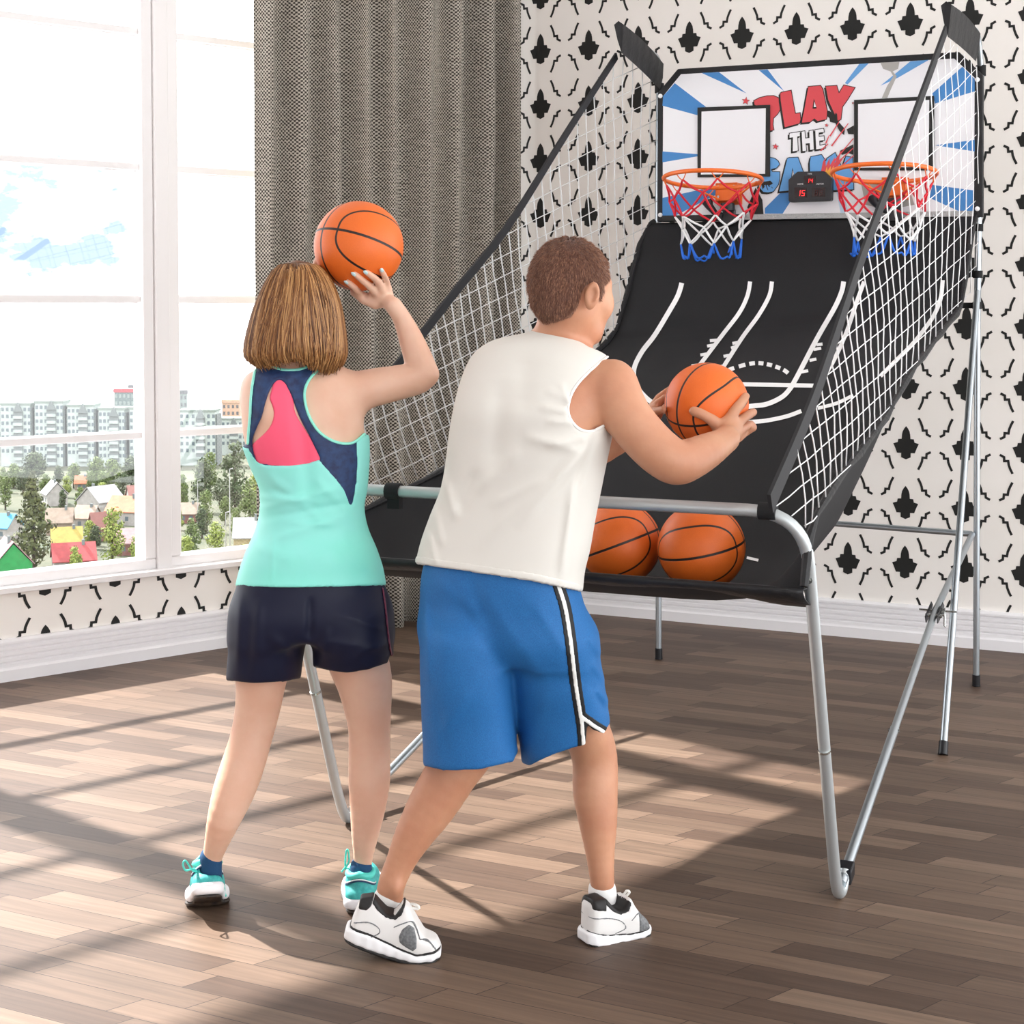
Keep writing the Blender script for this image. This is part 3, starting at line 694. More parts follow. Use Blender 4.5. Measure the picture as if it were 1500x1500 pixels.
# --- hoops
m_or = mat('orange_steel', (238, 112, 38), .35); m_rc, m_wc, m_bc = mat('red_cord', (214, 28, 48), .6), mat('white_net_cord', (240, 240, 240), .6), mat('blue_cord', (24, 104, 214), .6)
def hoop(px, seed, rad):
    R_ = random.Random(seed); c = BP(px, 262, 0); vv = (c-FLm).dot(V)
    # rim centre lies in front of the board on the sight line of the rim's middle
    c = onpl(px, 263, M(0, 2.045, 0), -V); zr = 1.992; c.z = zr
    mb = MB(); n = 48; mb.tube([c+U*rad*math.cos(2*math.pi*i/n)+(V-Z*.10)*rad*math.sin(2*math.pi*i/n) for i in range(n)], .0085, 10, closed=True)
    h = part(mb, 'hoop', m_or, smooth=0, label='orange steel rim')
    mb = MB(); b = c+V*(rad-.004)
    mb.box(b-U*.045-Z*.006, U*.09, V*(2.285-2.045-rad+.01), Z*.004); mb.box(M(0, 2.278, 0)+U*(c-FLm).dot(U)-U*.05+Z*(zr-.085), U*.1, V*.012, Z*.085)
    mb.box(b-U*.045+V*0-Z*.07, U*.09, V*.003, Z*.07)
    for s in (-1, 1):
        mb.prism([b+U*.042*s-Z*.07, b+U*.042*s, b+U*.042*s+V*.045, b+U*.042*s+V*.045-Z*.085], U*.003*s)
        mb.tube([b+U*.03*s-Z*.065, c+U*rad*.78*s+V*rad*.5-Z*.008], .004, 6)
    part(mb, 'bracket', m_or, h, smooth=None)
    mb = MB(); q = b-Z*.08+V*.02; mb.tube([q, q-Z*.03, q-Z*.035], [.028, .03, .012], 14); mb.box(q-U*.02-Z*.085, U*.045, V*.03, Z*.06)
    mb.tube([q-U*.085+Z*.012, q-U*.075-Z*.012, q-U*.05-Z*.04, q-U*.02-Z*.05], [.026, .016, .012, .012], 10)
    part(mb, 'sensor', m_plast, h)
    mb = MB()
    for s in (-1, 1):
        for dz in (-.015, -.055): p = b+U*.033*s+Z*dz; mb = MB(); mb.tube([p, p-V*.005], .005, 8); part(mb, 'bolt', m_zinc, h)
    nn = 8
    for k in range(nn):
        a = 2*math.pi*(k+.5)/nn; d1, d2 = a-.13, a+.13
        P = [c+(U*math.cos(x)+(V-Z*.10)*math.sin(x))*rr-Z*dz for x, rr, dz in ((d1, rad, .004), (a-.06, rad*.97, .022), (a, rad*.95, .03), (a+.06, rad*.97, .022), (d2, rad, .004))]
        mb = MB(); mb.tube(crv(P, 3), .0022, 5); part(mb, 'wire_hook', m_or, h)
    rows = [(rad*.95, .028), (rad*.92, .085), (rad*.80, .145), (rad*.66, .20), (rad*.60, .245), (rad*.60, .30)]
    def nd(r, k):
        R_.seed(seed*100+r*17+(k % nn)); rr, dz = rows[r]; a = 2*math.pi*((k % nn)+.5*(r % 2)+.5)/nn+R_.uniform(-.12, .12)*(r > 0)
        return c+(U*math.cos(a)+(V-Z*.10*(r < 2))*math.sin(a))*(rr*(1+R_.uniform(-.08, .08)*(r > 0)))-Z*(dz+R_.uniform(-.015, .015)*(r > 0))
    mbs = [MB(), MB(), MB()]
    for r in range(5):
        for k in range(nn):
            for dk in ((0, -1) if r % 2 == 0 else (0, 1)):
                a, b2 = nd(r, k), nd(r+1, k+dk); mid = (a+b2)/2-Z*.008+(c-(a+b2)/2).normalized()*.006
                t_ = mbs[0 if r < 2 else 1 if r < 4 else 2]
                if r == 1 and k % 2: pass
                mid2 = mid if r < 4 else mid-Z*.03
                t_.tube(crv([a, mid2, b2], 3), [.0034, .0042, .0045, .0044, .0042, .004, .0036], 5)
    part(mbs[0], 'net', m_rc, h, smooth=0, label='red upper cords of the net')
    part(mbs[1], 'net', m_wc, h, smooth=0, label='white middle cords of the net')
    part(mbs[2], 'net', m_bc, h, smooth=0, label='blue lower loops of the net')
hoop(1044, 3, .190); hoop(1295, 5, .190)
mb = MB(); mb.tube([M(.13, 2.40, 1.9), M(W-.02, 2.42, 1.9)], .0125, 12); mb.tube([M(.13, 2.40, 2.35), M(W-.02, 2.42, 2.35)], .0125, 12); part(mb, 'board_rail', m_tube)
# ------------------------------------------------------------------ basketballs
m_ball = bpy.data.materials.new('orange_rubber'); m_ball.use_nodes = True; nt = m_ball.node_tree; bs = nt.nodes['Principled BSDF']
tc = node(nt, 'ShaderNodeTexCoord'); nv = node(nt, 'ShaderNodeVectorMath', operation='NORMALIZE'); nt.links.new(tc.outputs['Object'], nv.inputs[0]); sx = node(nt, 'ShaderNodeSeparateXYZ'); nt.links.new(nv.outputs[0], sx.inputs[0])
X, Y, Zc = sx.outputs
def absn(a): return math_n(nt, 'ABSOLUTE', a)
ov = math_n(nt, 'SQRT', math_n(nt, 'ADD', math_n(nt, 'POWER', math_n(nt, 'DIVIDE', absn(Y), .90), 2.4), math_n(nt, 'POWER', math_n(nt, 'DIVIDE', absn(Zc), .66), 2.4)))
dov = math_n(nt, 'MULTIPLY', absn(math_n(nt, 'SUBTRACT', ov, 1.0)), math_n(nt, 'ADD', .85, math_n(nt, 'MULTIPLY', math_n(nt, 'POWER', absn(Y), 4.0), 1.9)))
dmin = math_n(nt, 'MINIMUM', math_n(nt, 'MINIMUM', absn(X), absn(Zc)), dov)
ms = node(nt, 'ShaderNodeMapRange'); nt.links.new(dmin, ms.inputs[0]); ms.inputs[1].default_value = .023; ms.inputs[2].default_value = .034
vo = node(nt, 'ShaderNodeTexVoronoi'); vo.inputs['Scale'].default_value = 55; nt.links.new(nv.outputs[0], vo.inputs['Vector'])
nzb = node(nt, 'ShaderNodeTexNoise'); nzb.inputs['Scale'].default_value = 60; nt.links.new(nv.outputs[0], nzb.inputs['Vector'])
orc = mixc(nt, nzb.outputs[0], lin((222, 98, 28)), lin((236, 116, 38)))
nt.links.new(mixc(nt, ms.outputs[0], lin((26, 18, 16)), orc), bs.inputs['Base Color']); bs.inputs['Roughness'].default_value = .48
hh = math_n(nt, 'ADD', math_n(nt, 'MULTIPLY', ms.outputs[0], 1.0), math_n(nt, 'MULTIPLY', vo.outputs[0], -.3))
bp = node(nt, 'ShaderNodeBump'); bp.inputs['Strength'].default_value = .35; bp.inputs['Distance'].default_value = .002; nt.links.new(hh, bp.inputs['Height']); nt.links.new(bp.outputs[0], bs.inputs['Normal'])
import bmesh
def ball(c, r, rot, label):
    bm = bmesh.new(); bmesh.ops.create_uvsphere(bm, u_segments=64, v_segments=40, radius=r); me = bpy.data.meshes.new('basketball'); bm.to_mesh(me); bm.free(); me.shade_smooth()
    o = finish('basketball', me, m_ball, None, c); o.rotation_euler = rot; return tagp(o, label, 'basketball', 'orange basketballs')
def ballrot(fx, up):
    """rotation taking local +X to fx and local Y near up"""
    fx = Vector(fx).normalized(); up = Vector(up); y = (up-fx*up.dot(fx)).normalized(); z = fx.cross(y); return Matrix((fx, y, z)).transposed().to_euler()
b1 = ball(at(1027.5, 802, 3.90), .1095, ballrot((-.3, -.9, -.1), (1, 0, .22)), 'orange basketball in the tray, right one of the two beneath the silver bar')
b2_ = ball(at(908, 796, 4.03), .1065, ballrot((-.35, -.9, .0), (1, 0, .38)), 'orange basketball in the tray, half hidden behind the white tank top')
BW = at(525.5, 360.5, 3.86); BWr = 65.5/2300*3.86
b3 = ball(BW, BWr, ballrot((.64, -.77, .02), (1, 0, -.28)), 'orange basketball held up above head height by the woman')
BM = at(1035, 592.5, 3.74); BMr = 61.5/2300*3.74
b4 = ball(BM, BMr, ballrot((.64, -.77, -.14), (1, 0, .30)), 'orange basketball gripped in front of him by the man')

for _b, _n in ((b1, 'b1'), (b2_, 'b2')):
    h, nn, i, d = bvh.find_nearest(_b.location); print(_n, 'ramp distance', d, 'radius', _b.dimensions.x/2)
# ------------------------------------------------------------------ bodies: smooth distance fields turned into meshes
def A3(v): return np.array(tuple(v), dtype=np.float32)
def cone(P, a, b, ra, rb):
    a, b = A3(a), A3(b); ab = b-a; t = np.clip(((P-a)@ab)/max(1e-9, float(ab@ab)), 0, 1)
    return np.linalg.norm(P-a-t[:, None]*ab, axis=1)-(ra+(rb-ra)*t)
def smin(a, b, k):
    h = np.maximum(k-np.abs(a-b), 0)/k; return np.minimum(a, b)-h*h*k*.25
def smax(a, b, k): return -smin(-a, -b, k)
def chain(P, pts, k=.012):
    if len(pts) > 3:
        c4 = [np.array([*p, r]) for p, r in pts]; o_ = []
        for i in range(len(c4)-1):
            a, b, c, d = c4[max(i-1, 0)], c4[i], c4[i+1], c4[min(i+2, len(c4)-1)]
            for q in range(3):
                t = q/3; o_.append(.5*((2*b)+(c-a)*t+(2*a-5*b+4*c-d)*t*t+(3*b-a-3*c+d)*t**3))
        o_.append(c4[-1]); pts = [(p[:3], p[3]) for p in o_]; k = .003
    d = None
    for i in range(len(pts)-1):
        (a, ra), (b, rb) = pts[i], pts[i+1]; e = cone(P, a, b, ra, rb); d = e if d is None else smin(d, e, k)
    return d
def ell(P, c, r, R=None):
    q = P-A3(c)
    if R is not None: q = q@np.array(R, dtype=np.float32)
    r = np.array(r, dtype=np.float32); k0 = np.linalg.norm(q/r, axis=1); k1 = np.linalg.norm(q/(r*r), axis=1)
    return k0*(k0-1)/np.maximum(k1, 1e-6)
def rotm(yaw=0, pit=0, rol=0): return np.array((Matrix.Rotation(yaw, 3, 'Z')@Matrix.Rotation(pit, 3, 'X')@Matrix.Rotation(rol, 3, 'Y')))
class Loft:
    """stack of oval sections: rows of (z, cx, cy, a, b)"""
    def __init__(s, rows, yaw=0.0, p=2.3, px=True, n=8):
        R = []
        for r in rows:
            py, L, Rr, d, b = r[:5]; c = at((L+Rr)/2, py, d); w = (Rr-L)/2*d/F
            a = math.sqrt(max(1e-4, w*w-(b*math.sin(yaw))**2))/math.cos(yaw)
            R.append((c.z, c.x, c.y, a, b))
        R.sort(); out_ = []
        for i in range(len(R)-1):
            a, b, c, d = [np.array(R[j]) for j in (max(i-1, 0), i, i+1, min(i+2, len(R)-1))]
            for k in range(n):
                t = k/n; out_.append(.5*((2*b)+(c-a)*t+(2*a-5*b+4*c-d)*t*t+(3*b-a-3*c+d)*t**3))
        out_.append(np.array(R[-1])); s.T = np.array(out_); s.T = s.T[np.argsort(s.T[:, 0])]; s.yaw = yaw; s.p = p
    def sec(s, z): return [np.interp(z, s.T[:, 0], s.T[:, i]) for i in (1, 2, 3, 4)]
    def __call__(s, P, cap=True, off=0.0):
        z = P[:, 2]; cx, cy, a, b = s.sec(z); a = a+off; b = b+off
        dx, dy = P[:, 0]-cx, P[:, 1]-cy; c_, s_ = math.cos(s.yaw), math.sin(s.yaw)
        u, v = dx*c_+dy*s_, -dx*s_+dy*c_
        p = s.p; k = (np.abs(u/a)**p+np.abs(v/b)**p)**(1/p); rr = np.sqrt(u*u+v*v)
        d = (k-1)*np.where(k > 1e-4, rr/np.maximum(k, 1e-4), np.minimum(a, b))
        d = np.where(k < .3, -.7*np.minimum(a, b), d)
        if cap:
            z0, z1 = s.T[0, 0], s.T[-1, 0]; d = smax(d, np.maximum(z-z1, z0-z), .02)
        return d
def polysd(P, poly, scale=None, xy=None):
    """signed distance (metres, negative inside) to an outline"""
    if xy is None:
        x, y = nproj(P); sc = P[:, 1]/F
    else: x, y = xy; sc = 1.0
    n = len(poly); d = np.full(len(x), 1e9); c = np.zeros(len(x), bool)
    for i in range(n):
        ax, ay = poly[i-1]; bx, by = poly[i]; ex, ey = bx-ax, by-ay; L = ex*ex+ey*ey+1e-12
        t = np.clip(((x-ax)*ex+(y-ay)*ey)/L, 0, 1); d = np.minimum(d, (x-ax-t*ex)**2+(y-ay-t*ey)**2)
        if ey != 0: c ^= ((ay > y) != (by > y)) & (x < (bx-ax)*(y-ay)/ey+ax)
    return np.where(c, -1, 1)*np.sqrt(d)*sc
def linesd(P, pts):
    x, y = nproj(P); d = np.full(len(x), 1e9)
    for (ax, ay), (bx, by) in zip(pts[:-1], pts[1:]):
        ex, ey = bx-ax, by-ay; t = np.clip(((x-ax)*ex+(y-ay)*ey)/(ex*ex+ey*ey+1e-9), 0, 1); d = np.minimum(d, (x-ax-t*ex)**2+(y-ay-t*ey)**2)
    return np.sqrt(d)*P[:, 1]/F
def ridges(P, R, ymid=None):
    x, y = nproj(P); s = np.zeros(len(x))
    for x0, y0, x1, y1, w, amp in R:
        ex, ey = x1-x0, y1-y0; L = ex*ex+ey*ey; t = ((x-x0)*ex+(y-y0)*ey)/L; tc = np.clip(t, 0, 1)
        d2 = (x-x0-tc*ex)**2+(y-y0-tc*ey)**2; s += amp*np.exp(-d2/(w*w))*np.clip(np.sin(math.pi*np.clip(t*.9+.05, 0, 1))*1.6, 0, 1)
    if ymid is not None: s = s*(P[:, 1] < ymid)
    return s
def smooth_poly(pts, n=4): return [(p.x, p.y) for p in crv([Vector((x, y, 0)) for x, y in pts], n)]
def meshify(f, lo, hi, h, smooth=2):
    lo = np.array(lo, float); nb = np.ceil((np.array(hi)-lo)/(8*h)).astype(int)+1; N = nb*8+1
    gx, gy, gz = [lo[i]+(np.arange(nb[i])*8+4)*h for i in range(3)]
    C = np.stack(np.meshgrid(gx, gy, gz, indexing='ij'), -1).reshape(-1, 3).astype(np.float32)
    fc = np.concatenate([f(C[i:i+200000]) for i in range(0, len(C), 200000)])
    D = np.empty(tuple(N), np.float32)
    B = np.sign(fc).reshape(nb).astype(np.float32)
    D[:-1, :-1, :-1] = np.repeat(np.repeat(np.repeat(B, 8, 0), 8, 1), 8, 2); D[-1] = 1; D[:, -1] = 1; D[:, :, -1] = 1
    act = np.nonzero(np.abs(fc.reshape(nb)) < 8*h*1.75)
    o = np.arange(9); ox, oy, oz = np.meshgrid(o, o, o, indexing='ij'); ox, oy, oz = ox.ravel(), oy.ravel(), oz.ravel()
    bi = np.stack(act, -1)*8
    for i in range(0, len(bi), 400):
        b = bi[i:i+400]; ix = (b[:, 0:1]+ox).ravel(); iy = (b[:, 1:2]+oy).ravel(); iz = (b[:, 2:3]+oz).ravel()
        P = np.stack([lo[0]+ix*h, lo[1]+iy*h, lo[2]+iz*h], -1).astype(np.float32); D[ix, iy, iz] = f(P)
    S = D < 0; dims = np.array(N); key = lambda i, j, k: (i*dims[1]+j)*dims[2]+k
    ids = []; pos = []; edges = []
    for ax in range(3):
        sl0 = [slice(None)]*3; sl1 = [slice(None)]*3; sl0[ax] = slice(0, -1); sl1[ax] = slice(1, None)
        m = S[tuple(sl0)] != S[tuple(sl1)]
        e = np.stack(np.nonzero(m), -1)
        o1, o2 = [a for a in range(3) if a != ax]
        e = e[(e[:, o1] > 0) & (e[:, o2] > 0) & (e[:, o1] < dims[o1]-1) & (e[:, o2] < dims[o2]-1)]
        e1 = e.copy(); e1[:, ax] += 1
        d0 = D[e[:, 0], e[:, 1], e[:, 2]]; d1 = D[e1[:, 0], e1[:, 1], e1[:, 2]]; t = np.clip(d0/(d0-d1), .02, .98)
        p = e.astype(float); p[:, ax] += t
        cells = []
        for a, b in ((-1, -1), (0, -1), (0, 0), (-1, 0)):
            c = e.copy(); c[:, o1] += a; c[:, o2] += b; k = key(c[:, 0], c[:, 1], c[:, 2]); cells.append(k); ids.append(k); pos.append(p)
        q = np.stack(cells, -1); flip = (d0 < 0) ^ (ax == 1)
        q[~flip] = q[~flip][:, ::-1]; edges.append(q)
    ids = np.concatenate(ids); pos = np.concatenate(pos); uq, inv = np.unique(ids, return_inverse=True)
    cnt = np.bincount(inv); v = np.stack([np.bincount(inv, pos[:, i])/cnt for i in range(3)], -1)
    Q = np.searchsorted(uq, np.concatenate(edges)); v = lo+v*h
    E = np.concatenate([Q[:, [0, 1]], Q[:, [1, 2]], Q[:, [2, 3]], Q[:, [3, 0]]]); n = len(v)
    for _ in range(smooth):
        s = np.stack([np.bincount(E[:, 0], v[E[:, 1], i], n)+np.bincount(E[:, 1], v[E[:, 0], i], n) for i in range(3)], -1)
        c = np.bincount(E[:, 0], minlength=n)+np.bincount(E[:, 1], minlength=n); v = v*.45+s/np.maximum(c, 1)[:, None]*.55
    return v, Q
def sdfobj(name, f, lo, hi, h, mats, parent=None, origin=None, smooth=2, label=None, facemat=None):
    v, Q = meshify(f, lo, hi, h, smooth); o0 = org(parent) if parent is not None else Vector(origin)
    me = bpy.data.meshes.new(name); vv = (v-np.array(tuple(o0))).astype(np.float32)
    me.vertices.add(len(v)); me.vertices.foreach_set('co', vv.ravel()); me.loops.add(len(Q)*4); me.loops.foreach_set('vertex_index', Q.ravel().astype(np.int32))
    me.polygons.add(len(Q)); me.polygons.foreach_set('loop_start', np.arange(0, len(Q)*4, 4, dtype=np.int32)); me.polygons.foreach_set('loop_total', np.full(len(Q), 4, np.int32))
    if facemat is not None: me.polygons.foreach_set('material_index', facemat(v[Q].mean(1)).astype(np.int32))
    me.update(calc_edges=True); me.validate(); me.shade_smooth()
    return finish(name, me, mats, parent, o0, label)
def bb(pts, m):
    a = np.array([tuple(p) for p in pts]); return a.min(0)-m, a.max(0)+m
def onball(px, py, c, r, off):
    R_ = ray(px, py).normalized(); oc = c-EYE; t = oc.dot(R_); d2 = oc.length_squared-t*t; rr = (r+off)**2
    if d2 < rr: return EYE+R_*(t-math.sqrt(rr-d2))
    p = EYE+R_*t; return p
def skin(name, rgb, rgb2):
    m = mat(name, rgb, .5, sss=.12, noise=(9, rgb2), bump=(160, .12, .002)); return m
m_skin_w = skin('fair_skin', (232, 192, 168), (224, 176, 150)); m_skin_m = skin('tanned_skin', (206, 152, 120), (192, 134, 104))
# hand chains are tuples of (px, py, offset from ball, radius)
def fingers(P, d, fs, c, r, k=.005):
    for f in fs:
        pts = [(onball(x, y, c, r, o), rad) for x, y, o, rad in f]; d = smin(d, chain(P, pts, .004), k)
    return d
# ================================================================== the man
MD = 3.63
m_tank = mat('white_jersey', (226, 223, 216), .8 , bump=(700, .15, .001)); m_short = mat('blue_mesh_cloth', (30, 110, 176), .7, noise=(420, (24, 96, 160)), bump=(420, .3, .002))
yawM = math.radians(-28)
tankL = Loft([(476, 792, 838, 3.68, .055), (486, 776, 846, 3.67, .065), (497, 728, 852, 3.66, .080), (512, 702, 874, 3.65, .097), (530, 688, 895, 3.64, .116), (560, 676, 902, 3.62, .13), (600, 666, 898, 3.60, .138), (640, 659, 892, 3.60, .135), (680, 654, 884, 3.60, .13), (720, 646, 876, 3.60, .125), (760, 630, 868, 3.60, .125), (800, 616, 861, 3.60, .13), (835, 609, 853, 3.60, .135), (875, 608, 850, 3.60, .138)], yawM)
hipM = Loft([(700, 660, 866, 3.60, .11), (780, 640, 850, 3.60, .115), (850, 622, 845, 3.61, .125), (920, 624, 855, 3.62, .125), (980, 640, 850, 3.62, .10)], yawM)
shortL = Loft([(812, 622, 842, 3.60, .125), (850, 613, 849, 3.60, .132), (890, 612, 860, 3.61, .14), (930, 614, 872, 3.62, .145), (960, 632, 864, 3.62, .118)], yawM)
legLL = Loft([(870, 618, 735, 3.60, .12), (930, 615, 745, 3.60, .134), (990, 615, 752, 3.60, .130), (1050, 617, 756, 3.61, .118), (1100, 619, 760, 3.62, .118), (1150, 618, 764, 3.63, .118)], 0)
legRL = Loft([(870, 725, 860, 3.63, .125), (930, 735, 874, 3.63, .138), (990, 746, 884, 3.64, .134), (1040, 754, 892, 3.66, .122), (1090, 762, 898, 3.68, .122), (1140, 766, 902, 3.69, .122)], 0)
def JM(x, y, d): return at(x, y, d)
armR = [(JM(872, 575, 3.56), .060), (JM(896, 578, 3.53), .061), (JM(920, 612, 3.50), .054), (JM(945, 642, 3.49), .0525), (JM(968, 664, 3.48), .0515), (JM(990, 677, 3.48), .050), (JM(1010, 673, 3.50), .046), (JM(1035, 661, 3.54), .040), (JM(1058, 648, 3.585), .031), (JM(1066, 642, 3.60), .028)]
armLm = [(JM(735, 565, 3.70), .055), (JM(760, 590, 3.78), .055), (JM(820, 655, 3.88), .045), (JM(850, 668, 3.90), .042), (JM(900, 646, 3.88), .037), (JM(942, 619, 3.83), .026)]
ftsR = [[(1060, 640, .010, .017), (1048, 620, .006, .0145), (1036, 611, .004, .0115), (1024, 605, .005, .0118), (1015.5, 602, .004, .0108)],
        [(1064, 626, .012, .017), (1075, 604, .008, .0125), (1085, 591, .007, .0112), (1092.5, 580, .005, .0098)],
        [(1072, 628, .012, .017), (1086, 615, .008, .0118), (1096, 608, .008, .0108), (1104, 603.5, .006, .0094)],
        [(1077, 634, .012, .016), (1091, 625, .008, .011), (1100, 620, .004, .008)],
        [(1078, 640, .012, .016), (1090, 633, .010, .0115), (1098, 628, .008, .0105), (1104, 626, .006, .0092)]]
headR = rotm(math.radians(-40))
HC = JM(834, 415, 3.645)
def jit(P, s, a): return a*(np.sin(P[:, 0]*s+P[:, 2]*s*.7)*np.sin(P[:, 1]*s*1.1+P[:, 2]*s*.5))
def short0(P):
    zt = at(700, 905, 3.6).z
    l2 = smax(smin(legLL(P, cap=False), legRL(P, cap=False), .02), P[:, 2]-zt, .05)
    return smin(shortL(P, off=-.007), l2, .045)
def man_body(P):
    d = tankL(P, off=-.013-.03*np.clip((at(700, 740, 3.6).z-P[:, 2])/.12, 0, 1))
    d = smin(d, hipM(P, off=-.028), .03)
    n = chain(P, [(JM(812, 530, 3.67), .075), (JM(824, 490, 3.66), .060), (JM(834, 450, 3.65), .057)], .02); d = smin(d, n, .04)
    hd = ell(P, HC, (.084, .100, .099), headR)
    fc = ell(P, JM(857, 446, 3.69), (.052, .070, .080), headR)
    jw = chain(P, [(JM(846, 462, 3.62), .036), (JM(862, 484, 3.66), .029), (JM(868, 493, 3.70), .019)], .015)
    hd = smin(hd, smin(fc, jw, .03), .035)
    br = cone(P, JM(887, 415, 3.68), JM(884, 416, 3.74), .012, .011); hd = smin(hd, br, .02)
    nose = chain(P, [(JM(881, 426, 3.742), .013), (JM(888, 447, 3.772), .013)], .01); hd = smin(hd, nose, .022)
    lip = cone(P, JM(878, 468, 3.735), JM(882, 468, 3.70), .009, .007); hd = smin(hd, lip, .01)
    hd = smin(hd, ell(P, JM(885, 447, 3.66), (.02, .02, .026)), .03)
    d = smin(d, hd, .02)
    e0 = JM(867, 433, 3.553); er = rotm(math.radians(-25), math.radians(-6), math.radians(8))
    ear = ell(P, e0, (.0185, .012, .033), er); ear = smax(ear, -ell(P, e0+Vector((.000, -.013, .002)), (.0095, .012, .021), er), .003)
    lobe = ell(P, JM(864, 447, 3.560), (.008, .008, .011)); d = smin(d, smin(ear, lobe, .006), .007)
    ar = chain(P, armR, .03); d = smin(d, ar, .022)
    d = smin(d, chain(P, armLm, .02), .02)
    # scapula, deltoid and elbow modelling
    d = smin(d, ell(P, JM(900, 560, 3.545), (.045, .055, .05)), .03)
    palm = ell(P, onball(1068, 630, BM, BMr, .016), (.034, .022, .036), rotm(math.radians(20), 0, math.radians(25)))
    wr = cone(P, JM(1064, 643, 3.598), onball(1068, 632, BM, BMr, .018), .027, .024)
    hnd = smin(wr, palm, .012); hnd = fingers(P, hnd, ftsR, BM, BMr); d = smin(d, hnd, .008)
    pl = JM(958, 606, 3.80); lh = cone(P, JM(942, 619, 3.83), pl, .024, .022)
    for a, b, c_ in (((956, 604, 3.785), (963, 602, 3.745), (972, 599.5, 3.715)), ((956, 600, 3.80), (964, 591, 3.785), (974, 582, 3.775)), ((957, 597, 3.82), (966, 583, 3.82), (978, 572, 3.82)), ((960, 597, 3.84), (970, 580, 3.85), (984, 568, 3.86)), ((962, 604, 3.85), (972, 600, 3.87), (984, 590, 3.87))):
        lh = smin(lh, chain(P, [(JM(*a), .014), (JM(*b), .0105), (JM(*c_), .0085)], .004), .005)
    d = smin(d, lh, .01)
    lg = chain(P, [(JM(690, 930, 3.62), .07), (JM(690, 1000, 3.63), .07), (JM(688, 1085, 3.66), .066), (JM(664, 1128, 3.655), .062), (JM(634, 1178, 3.645), .057), (JM(607, 1222, 3.63), .045), (JM(587, 1262, 3.62), .034), (JM(572, 1302, 3.612), .031), (JM(574, 1340, 3.612), .027)], .03)
    lg2 = chain(P, [(JM(800, 930, 3.64), .07), (JM(826, 1010, 3.67), .07), (JM(858, 1070, 3.71), .058), (JM(871, 1110, 3.73), .054), (JM(872, 1160, 3.715), .053), (JM(876, 1205, 3.70), .045), (JM(879, 1250, 3.69), .034), (JM(882, 1290, 3.685), .0285), (JM(885, 1335, 3.70), .026)], .03)
    lg = smin(lg, ell(P, JM(580, 1300, 3.588), (.014, .014, .018)), .015)
    d = smin(d, smin(lg, lg2, .01), .02)
    m = (P[:, 2] < at(700, 815, 3.6).z) & (P[:, 2] > at(700, 1045, 3.6).z)      # the skin stays inside the shorts
    d[m] = np.maximum(d[m], short0(P[m])+.014)
    return d
manO = Vector(((.0), MD, 0)); manO.x = at(745, 1380, MD).x
lo, hi = bb([at(535, 1400, 3.5), at(1112, 345, 3.95)], .05); lo[1] = 3.36; hi[1] = 3.98; lo[2] = .03
man = sdfobj('person', man_body, lo, hi, .0042, m_skin_m, origin=manO)
tagp(man, 'man in a white sleeveless top and blue shorts leaning forward with a basketball', 'person')
tfold = [(880, 628, 760, 770, 9, .004), (884, 640, 700, 800, 12, .004), (866, 640, 800, 652, 6, .004), (850, 618, 800, 618, 5, .003), (845, 605, 790, 596, 5, .0035), (842, 590, 800, 570, 5, .003), (770, 640, 850, 660, 8, .004), (735, 560, 725, 690, 16, -.006), (775, 520, 760, 600, 18, -.004),
         (650, 700, 668, 760, 7, .005), (636, 745, 648, 800, 6, .004), (628, 780, 640, 830, 5, .004), (842, 700, 822, 850, 6, .005), (870, 640, 838, 730, 5, -.004), (700, 690, 672, 750, 9, -.004), (760, 660, 700, 720, 10, .003), (820, 560, 838, 600, 4, .003), (720, 740, 800, 700, 8, .003)]
armhole = [(884, 500), (893, 520), (868, 540), (848, 560), (836, 580), (832, 602), (838, 618), (850, 629), (866, 632), (884, 624), (900, 616), (960, 640), (960, 500)]
collar = [(786, 482), (800, 484), (815, 484), (828, 487), (841, 493), (852, 501), (862, 508), (878, 514), (893, 519), (930, 524), (930, 440), (760, 440), (770, 480)]
hemT = [(560, 440), (980, 440), (980, 860), (905, 874), (848, 867), (780, 852), (700, 840), (610, 827), (560, 820)]
def tank_f(P):
    d = tankL(P)-1.8*ridges(P, tfold, 3.62)
    d = smax(d, polysd(P, hemT), .006); d = smax(d, -polysd(P, armhole), .006); d = smax(d, -polysd(P, collar), .005)
    d = smax(d, -smax(tankL(P, off=-.010), polysd(P, [(500, 780), (1000, 780), (1000, 1000), (500, 1000)]), .004), .003)
    return d
lo, hi = bb([at(600, 880, 3.5), at(925, 465, 3.8)], .02); lo[1] = 3.40; hi[1] = 3.86
top = sdfobj('tank_top', tank_f, lo, hi, .0045, m_tank, man, label='loose white sleeveless top')
def band(poly, f, w, t): return lambda P: smax(smax(f(P)-t, linesd(P, poly)-w, .002), -(f(P)+.006), .002)
lo2, hi2 = bb([at(822, 640, 3.45), at(905, 505, 3.7)], .01); lo2[1] = 3.40; hi2[1] = 3.7
sdfobj('armhole_trim', band(smooth_poly(armhole[1:11]), lambda P: tankL(P), .0036, .0025), lo2, hi2, .003, mat('white_rib', (246, 246, 243), .7), top, smooth=1)
sdfobj('hem_band', lambda P: smax(smax(tankL(P)-.0025-1.8*ridges(P, tfold, 3.62), linesd(P, [(612, 820), (700, 833), (780, 845), (848, 860)])-.0085, .002), -(tankL(P)+.004), .002), *[*bb([at(600, 880, 3.5), at(860, 815, 3.8)], .02)][:0], *(lambda b: (np.array([b[0][0], 3.42, b[0][2]]), np.array([b[1][0], 3.62, b[1][2]])))(bb([at(603, 876, 3.5), at(860, 815, 3.7)], .015)), .0035, m_tank, top, smooth=1)
